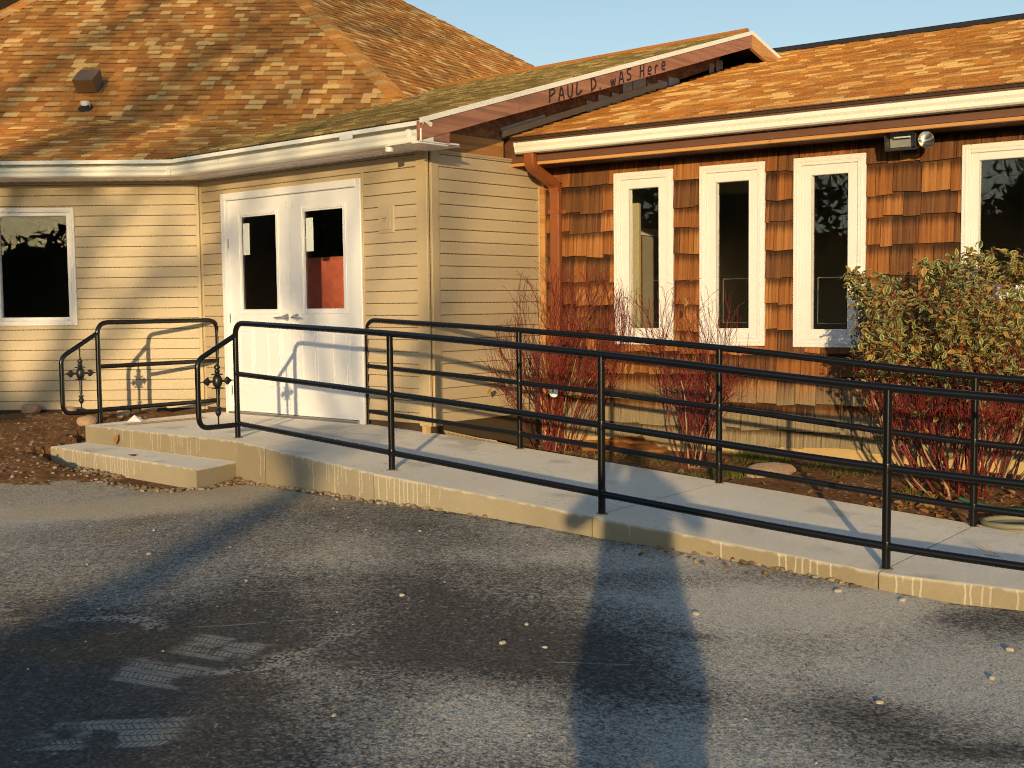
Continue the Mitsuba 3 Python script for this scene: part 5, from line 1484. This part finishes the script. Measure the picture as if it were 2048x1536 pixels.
for i, (a, b, w, t, rl) in enumerate([((.50, 10.22, zb + .05), (1.18, 9.72, zb + .09), .12, .022, .5), ((.62, 10.1, zb + .025), (1.25, 9.60, zb + .06), .07, .03, -.3), ((.75, 10.08, zb + .08), (1.10, 9.80, zb + .14), .06, .008, .8)]):
    a, b = np.array(a, float), np.array(b, float); d = b - a; L = np.linalg.norm(d); d /= L
    s = np.cross(d, [0, 0, 1.0]); s /= np.linalg.norm(s); n = np.cross(s, d); s, n = s * math.cos(rl) + n * math.sin(rl), n * math.cos(rl) - s * math.sin(rl)
    T_ = np.linspace(0, L, 14); V_ = []
    for q in T_:
        e1, e2 = w / 2 * (1 + .25 * r.gauss(0, 1) * .6), w / 2 * (1 + .25 * r.gauss(0, 1) * .6)
        V_ += [a + d * q - s * e1 - n * t / 2, a + d * q + s * e2 - n * t / 2, a + d * q + s * e2 * .95 + n * t / 2, a + d * q - s * e1 * .95 + n * t / 2]
    F_ = []
    for q in range(13):
        for j in range(4):
            k_ = (j + 1) % 4; F_ += [[q * 4 + j, q * 4 + k_, q * 4 + 4 + k_], [q * 4 + j, q * 4 + 4 + k_, q * 4 + 4 + j]]
    F_ += [[0, 2, 1], [0, 3, 2], [52, 53, 54], [52, 54, 55]]
    add('splinter', W((np.array(V_), np.array(F_))), 'rotten_wood', wb)
plank('lath', 'thin grey lath lying on the landing by the left railing', 'lath', (-3.42, 10.30, -1.014), (-2.86, 10.86, -1.012), .045, .010, 'tan_stem')
pp = np.array([[-3.50, 10.62, -1.0215], [-3.36, 10.60, -1.0215], [-3.38, 10.74, -1.021], [-3.45, 10.68, -.965]])
add('paper_scrap', W((pp, np.array([[0, 1, 2], [0, 1, 3], [1, 2, 3], [2, 0, 3]]))), 'paper', label='crumpled white scrap of paper on the landing', cat='paper')
# leaf and dry twig on the ramp, leaf caught on the landing riser
def twig_thing(name, label, catg, base, seed, L, bsdf):
    rr_ = random.Random(seed); out = []
    twig_tree(rr_, base, [-.75, .62, .02], L, .0035, 2, out, spread=.7, up=.05, bend=.12, nseg=5, child=(2, 3))
    zmin = base[2] - .003
    ms = []
    for P, R, dep in out:
        P = P.copy(); P[:, 2] = np.maximum(P[:, 2] * .5 + base[2] * .5, zmin)
        ms.append(tube(P, np.maximum(R, .0018), 5))
    return add(name, W(cat(ms)), bsdf, label=label, cat=catg, smooth=50)
twig_thing('dry_twig', 'dry branched twig lying on the ramp at the right', 'twig', (2.66, 6.06, -1.372), 15, .20, 'tan_stem')
rr_ = random.Random(4)
v, f, u = leaf_mesh(rr_, np.array([-3.42, 10.03, -1.16]), np.array([.3, -.2, .9]), np.array([-.6, -.7, .2]), .10, .035, .4)
add('oak_leaf', W((v, f)), 'dry_leaf', uv=u, label='reddish dry leaf leaning against the landing riser', cat='leaf')
v, f, u = leaf_mesh(rr_, np.array([-3.10, 9.42, -1.172]), np.array([.8, -.5, .1]), np.array([0, 0, 1.0]), .09, .03, .9)
add('dead_leaf', W((v, f)), 'dry_leaf', uv=u, label='dark flat leaf lying on the low step', cat='leaf')
# hose ring at the right end of the bed
zh = -1.385
hk = thing('garden_hose', 'grey-green hose laid in a ring at the end of the bed', 'hose')
ang = np.linspace(0, 2 * np.pi * 1.85, 70)
hp = np.column_stack([3.08 + (.19 + .006 * ang) * np.cos(ang), 7.0 + (.15 + .004 * ang) * np.sin(ang), np.full(70, zh) + .004 * ang])
add('coil', W(tube(hp, .017, 10)), 'hose_rubber', hk, smooth=50)
hq = catmull([np.array([2.92, 7.62, on_bed(2.92, 7.62) + .05]), np.array([3.1, 7.45, on_bed(3.1, 7.45) + .04]), np.array([3.32, 7.25, -1.33]), np.array([3.5, 7.2, -1.36])], 8)
add('tail', W(tube(hq, .014, 8)), 'green_plastic', hk, smooth=50)
# tag on the shrub
tg = rock(random.Random(2), (.34, 9.55, -.72), (.035, .01, .042), 2, .1, 4)
add('plant_tag', W(tg), 'paper', smooth=40, label='small white tag hanging in the bare shrub by the downspout', cat='tag')

# ================================================================== BEHIND THE LENS: the person and the trees that throw the shadows
import manifold3d as m3
def sphere(c, r, n=20):
    return m3.Manifold.sphere(r, n).translate([float(x) for x in c])
def bone(a, ra, b, rb):
    return m3.Manifold.batch_hull([sphere(a, ra), sphere(b, rb)])
def figure(parts, edge=.02, it=10):
    M = m3.Manifold()
    for q in parts: M = M + q
    M = M.refine_to_length(edge)
    me = M.to_mesh(); t = trimesh.Trimesh(me.vert_properties[:, :3], me.tri_verts, process=True)
    trimesh.smoothing.filter_taubin(t, iterations=it)
    return np.array(t.vertices), np.array(t.faces)
gz = float(zg(0, -.4))
PX, PY = -.01, -.42           # the person stands behind the lens and holds the camera up to the eye
def at(x, y, z): return np.array([PX + x, PY + y, gz + z])
PERSON = thing('person', 'person in a dark jacket raising a small camera with both hands', 'person')
ar = []
for s in (1, -1):
    sh, el, wr = at(.19 * s, .02, 1.29), at(.345 * s, .17, 1.14), at(.085 * s, .355, 1.405)
    ar += [bone(sh, .075, el, .060), bone(el, .058, wr, .042)]
torso = [m3.Manifold.batch_hull([sphere(at(.11 * s, 0, 1.29), .085) for s in (1, -1)] + [sphere(at(.09 * s, .01, 1.05), .11) for s in (1, -1)]),
         m3.Manifold.batch_hull([sphere(at(.09 * s, .01, 1.05), .11) for s in (1, -1)] + [sphere(at(.10 * s, .0, .88), .115) for s in (1, -1)]),
         m3.Manifold.batch_hull([sphere(at(.10 * s, .0, .88), .115) for s in (1, -1)] + [sphere(at(.13 * s, .0, .68), .125) for s in (1, -1)]), bone(at(0, 0, 1.33), .062, at(0, .01, 1.40), .055)]
add('jacket', W(figure(torso + ar)), 'jacket', PERSON, smooth=True)
legs = []
for s in (1, -1):
    hip, kn, an = at(.10 * s, 0, .78), at(.125 * s, .02, .46), at(.14 * s, 0, .09)
    legs += [bone(hip, .11, kn, .082), bone(kn, .082, an, .066), bone(at(.14 * s, -.05, .05), .048, at(.155 * s, .15, .04), .042)]
add('trousers', W(figure(legs)), 'trousers', PERSON, smooth=True)
hc = at(0, .015, 1.515)
head = [m3.Manifold.sphere(1, 40).scale([.075, .095, .112]).translate([float(v) for v in hc]), bone(at(0, .02, 1.37), .050, at(0, .02, 1.45), .052), m3.Manifold.batch_hull([sphere(hc + [0, .055, -.07], .035), sphere(hc + [0, .02, -.05], .055)]),
        m3.Manifold.batch_hull([sphere(hc + [0, .09, .02], .008), sphere(hc + [0, .108, -.018], .012), sphere(hc + [0, .085, -.025], .016)])]
for s in (1, -1):
    head.append(m3.Manifold.sphere(1, 16).scale([.012, .022, .032]).translate([float(v) for v in hc + [.076 * s, -.005, -.005]]))
add('head', W(figure(head, .012, 6)), 'skin', PERSON, smooth=True)
add('hair', W(figure([m3.Manifold.sphere(1, 40).scale([.084, .098, .105]).translate([float(v) for v in hc + [0, -.022, .022]])], .02, 4)), 'hair', PERSON, smooth=True)
add('mouth', W(lathe([(0, 0), (.02, 0), (.016, .004), (0, .005)], hc + [0, .083, -.055], [0, 1, 0], 12)), 'skin', PERSON)
for s in (1, -1):
    add('eye', W(rock(random.Random(1), hc + np.array([.032 * s, .082, .008]), (.012, .008, .008), 2, 0, 1)), 'paper', PERSON, smooth=True)
    wr = at(.085 * s, .355, 1.405); cam = at(.058 * s, .40, 1.445)
    hand = [m3.Manifold.batch_hull([sphere(wr, .030), sphere(cam + [.012 * s, -.012, -.012], .022), sphere(cam + [.016 * s, -.018, .012], .020)])]
    for i, (dz, fl_) in enumerate([(.022, .05), (.008, .055), (-.006, .052), (-.020, .042)]):
        k0 = cam + np.array([.012 * s, -.004, dz]); k1 = k0 + np.array([.004 * s, .018, .001]); k2 = k1 + np.array([-.022 * s, .008, 0]) * fl_ / .05
        hand += [bone(k0, .0095, k1, .009), bone(k1, .009, k2, .0075)]
    th0 = cam + np.array([.008 * s, -.026, -.012]); th1 = th0 + np.array([-.012 * s, -.004, .022]); th2 = th1 + np.array([-.014 * s, .002, .006])
    hand += [bone(th0, .0105, th1, .0095), bone(th1, .0095, th2, .008)]
    add('hand', W(figure(hand, .004, 5)), 'skin', PERSON, smooth=True)
cb = thing('compact_camera', 'small silver compact camera held up by the person', 'camera')
c0 = at(0, .372, 0)
add('body', W(box(PX - .048, PX + .048, PY + .368, PY + .392, -.034, .030, .006)), 'camera_body', cb)
# ---- bare trees 20 to 45 m behind
def limb_tube(P, r0, r1, sides=7):
    P = catmull([np.array(q, float) for q in P], 5)
    return tube(P, np.linspace(r0, r1, len(P)), sides)
def grow(r, base, d, L, rad, depth, out, spread, up):
    nseg = 5
    p = np.array(base, float); d = np.array(d, float); d /= np.linalg.norm(d); pts = [p.copy()]
    for i in range(nseg):
        d = d + np.array([r.gauss(0, .09), r.gauss(0, .09), r.gauss(0, .06) + up * .08]); d /= np.linalg.norm(d)
        p = p + d * L / nseg; pts.append(p.copy())
    rr = np.linspace(rad, rad * .62, nseg + 1)
    out.append(tube(np.array(pts), rr, 7 if depth > 2 else 5 if depth > 0 else 3, caps=False))
    if depth <= 0 or rad < .006: return
    for c in range(r.randint(3, 4) if depth > 1 else 4):
        i = nseg if c == 0 else r.randint(2, nseg)
        a = r.uniform(0, 6.28); dd = pts[i] - pts[i - 1]; dd /= np.linalg.norm(dd)
        x = np.cross(dd, [.3, .1, 1.0]); x /= np.linalg.norm(x); y = np.cross(dd, x)
        nd = dd + spread * r.uniform(.6, 1.3) * (x * math.cos(a) + y * math.sin(a)) + np.array([0, 0, up * .4])
        grow(r, pts[i], nd, L * r.uniform(.58, .78), rr[i] * (.74 if c == 0 else .58), depth - 1, out, spread, up)
def bare_tree(label, x, y, h, r0, seed, depth=5, lean=(0, 0), trunk=.36, spread=.75):
    r = random.Random(seed); k = thing('bare_tree', label, 'tree', 'bare trees across the parking lot')
    zb = -1.8; p0 = np.array([x, y, zb]); p1 = p0 + [lean[0] * h * trunk, lean[1] * h * trunk, h * trunk]
    add('trunk', W(limb_tube([p0, p0 * .5 + p1 * .5 + [.05, 0, 0], p1], r0 * 1.15, r0 * .85, 10)), 'bark', k)
    out = []
    for c in range(4):
        a = c * 1.57 + r.uniform(-.4, .4)
        grow(r, p1, [math.cos(a) * spread + lean[0], math.sin(a) * spread + lean[1], 1.0], h * .30, r0 * .58, depth - 1, out, .62, .25)
    add('crown', W(cat(out)), 'bark', k)
    return k

# the tree whose limbs stripe the roof and the left wall
TK = thing('bare_tree', 'tall bare tree with long slanting limbs nearest the parking lot', 'tree', 'bare trees across the parking lot')
yy = -22.0
limbs = [[(-8.3, 0.5), (-9.37, 6.5), (-9.22, 7.9), (-9.0, 8.58), (-8.7, 9.6), (-8.2, 11.2)],
         [(-8.6, 4.0), (-8.25, 5.8), (-8.1, 6.31), (-7.9, 6.9), (-7.0, 8.6), (-6.6, 10.4)],
         [(-8.5, 4.6), (-7.68, 6.97), (-7.66, 7.7), (-7.45, 8.15), (-7.2, 9.3), (-6.8, 11)],
         [(-7.7, 5.4), (-7.39, 6.9), (-7.17, 7.46), (-6.65, 7.99), (-6.2, 8.5), (-5.2, 9.6)],
         [(-8.45, 3.2), (-7.92, 3.9), (-7.66, 4.83), (-7.2, 5.3), (-6.4, 6.2), (-5.2, 7.0)],
         [(-8.4, 3.0), (-7.3, 4.15), (-6.97, 4.54), (-6.0, 5.0), (-4.9, 6.2)]]
add('trunk', W(limb_tube([[-7.9, yy, -1.8], [-8.2, yy, 1.2], [-8.5, yy, 3.2], [-8.9, yy, 5.0]], .24, .13, 10)), 'bark', TK)
r = random.Random(55); sub = []
for i, L in enumerate(limbs):
    P = [np.array([q[0], yy + .15 * math.sin(i + j), q[1]]) for j, q in enumerate(L)]
    k = add('limb', W(limb_tube(P, (.13, .115, .10, .09, .12, .11)[i], .045)), 'bark', TK)
    for j in range(2, len(P)):
        for c in range(3):
            grow(r, P[j] - (P[j] - P[j - 1]) * r.random(), [r.gauss(.15, .6), r.gauss(0, .5), 1.0], 1.6, .034, 2, sub, .6, .2)
add('crown', W(cat(sub)), 'bark', TK)
# forked trunk whose shadow crosses the paving towards the landing
T2 = thing('bare_tree', 'bare tree forking low down beside the evergreen thicket', 'tree', 'bare trees across the parking lot')
add('trunk', W(limb_tube([[-4.75, yy, -1.8], [-4.68, yy, .8], [-4.60, yy, 2.1], [-4.52, yy, 2.7]], .20, .12, 10)), 'bark', T2)
sub = []
for d_, L_, r_ in (((-.5, .1, .9), 2.2, .09), ((.55, -.2, .9), 2.2, .08), ((-.1, .5, 1), 2.4, .07)):
    grow(r, [-4.52, yy, 2.6], d_, L_, r_, 4, sub, .65, .25)
add('crown', W(cat(sub)), 'bark', T2)
for i, (lb, x, y, h, r0, lean) in enumerate([('bare tree with a broad crown far behind the paving, left of the gap', -17, -30, 13, .22, (0.05, 0)), ('bare tree at the far left of the parking lot', -27, -16, 13, .2, (0, 0)), ('slender bare tree right of the gap', 4.5, -34, 12, .17, (-.04, 0)), ('bare tree left of the parking lot near the hedge', -22, -23, 12, .2, (.03, 0)), ('old bare tree beyond the hedge, leaning left', -12.5, -38, 14, .24, (-.06, 0)), ('bare tree at the right end of the hedge', 12, -30, 12, .2, (0, 0))]):
    bare_tree(lb, x, y, h, r0, 200 + i, depth=5, lean=lean)
# evergreen thicket: low mass behind the paving, and a clump whose top shades the near left corner
def thicket(spec, seed):
    rr_ = random.Random(seed); ms = []
    for x, y, sx, sy, top, n in spec:
        for i in range(n):
            a = rr_.gauss(0, 1), rr_.gauss(0, 1)
            px, py = x + np.clip(a[0], -1.6, 1.6) * sx, y + np.clip(a[1], -1.6, 1.6) * sy
            hz = -1.7 + (top + 1.7) * (1 - .35 * rr_.random() ** 2 - .25 * (abs(a[0]) / 1.6) ** 3) * rr_.random() ** .5
            s = rr_.uniform(.12, .30)
            v = np.array([rr_.gauss(0, 1) for _ in range(9)]).reshape(3, 3) * s + [px, py, hz]
            ms.append((v, np.array([[0, 1, 2]]), np.full((3, 2), rr_.random())))
        # dense inside
        v, f = rock(rr_, (x, y, (top - 1.7) / 2 - .1), (sx * 1.35, sy * 1.1, (top + 1.7) / 2 * .80), 3, .35, rr_.randint(0, 99))
        ms.append((v, f, np.full((len(v), 2), .1)))
    return ms
spec = [(-4.3, -22.6, .85, .5, 2.15, 1300), (-6.0, -22.8, .7, .5, 1.5, 400)]
for x in np.arange(-34, 30, 3.2):
    spec.append((x, -32 + 2 * math.sin(x), 1.9, 1.2, 2.3 + .5 * math.sin(x * 1.7) + (1.0 if x < -15 else 0), 520))
for y in np.arange(-28, 26, 3.0):  # unseen left row, extended to block sky reflections in the door glass
    spec.append((-31 + 1.5 * math.sin(y), y, 1.2, 1.9, 5.2 + 2.2 * math.sin(y * 1.3 + .6), 900))
ms = thicket(spec, 66)
add('evergreen_thicket', W(cat([(v, f) for v, f, _ in ms])), 'evergreen', uv=np.vstack([u for _, _, u in ms]), label='dark evergreen thicket bordering the parking lot, with an added row at the left', cat='hedge', kind='stuff')
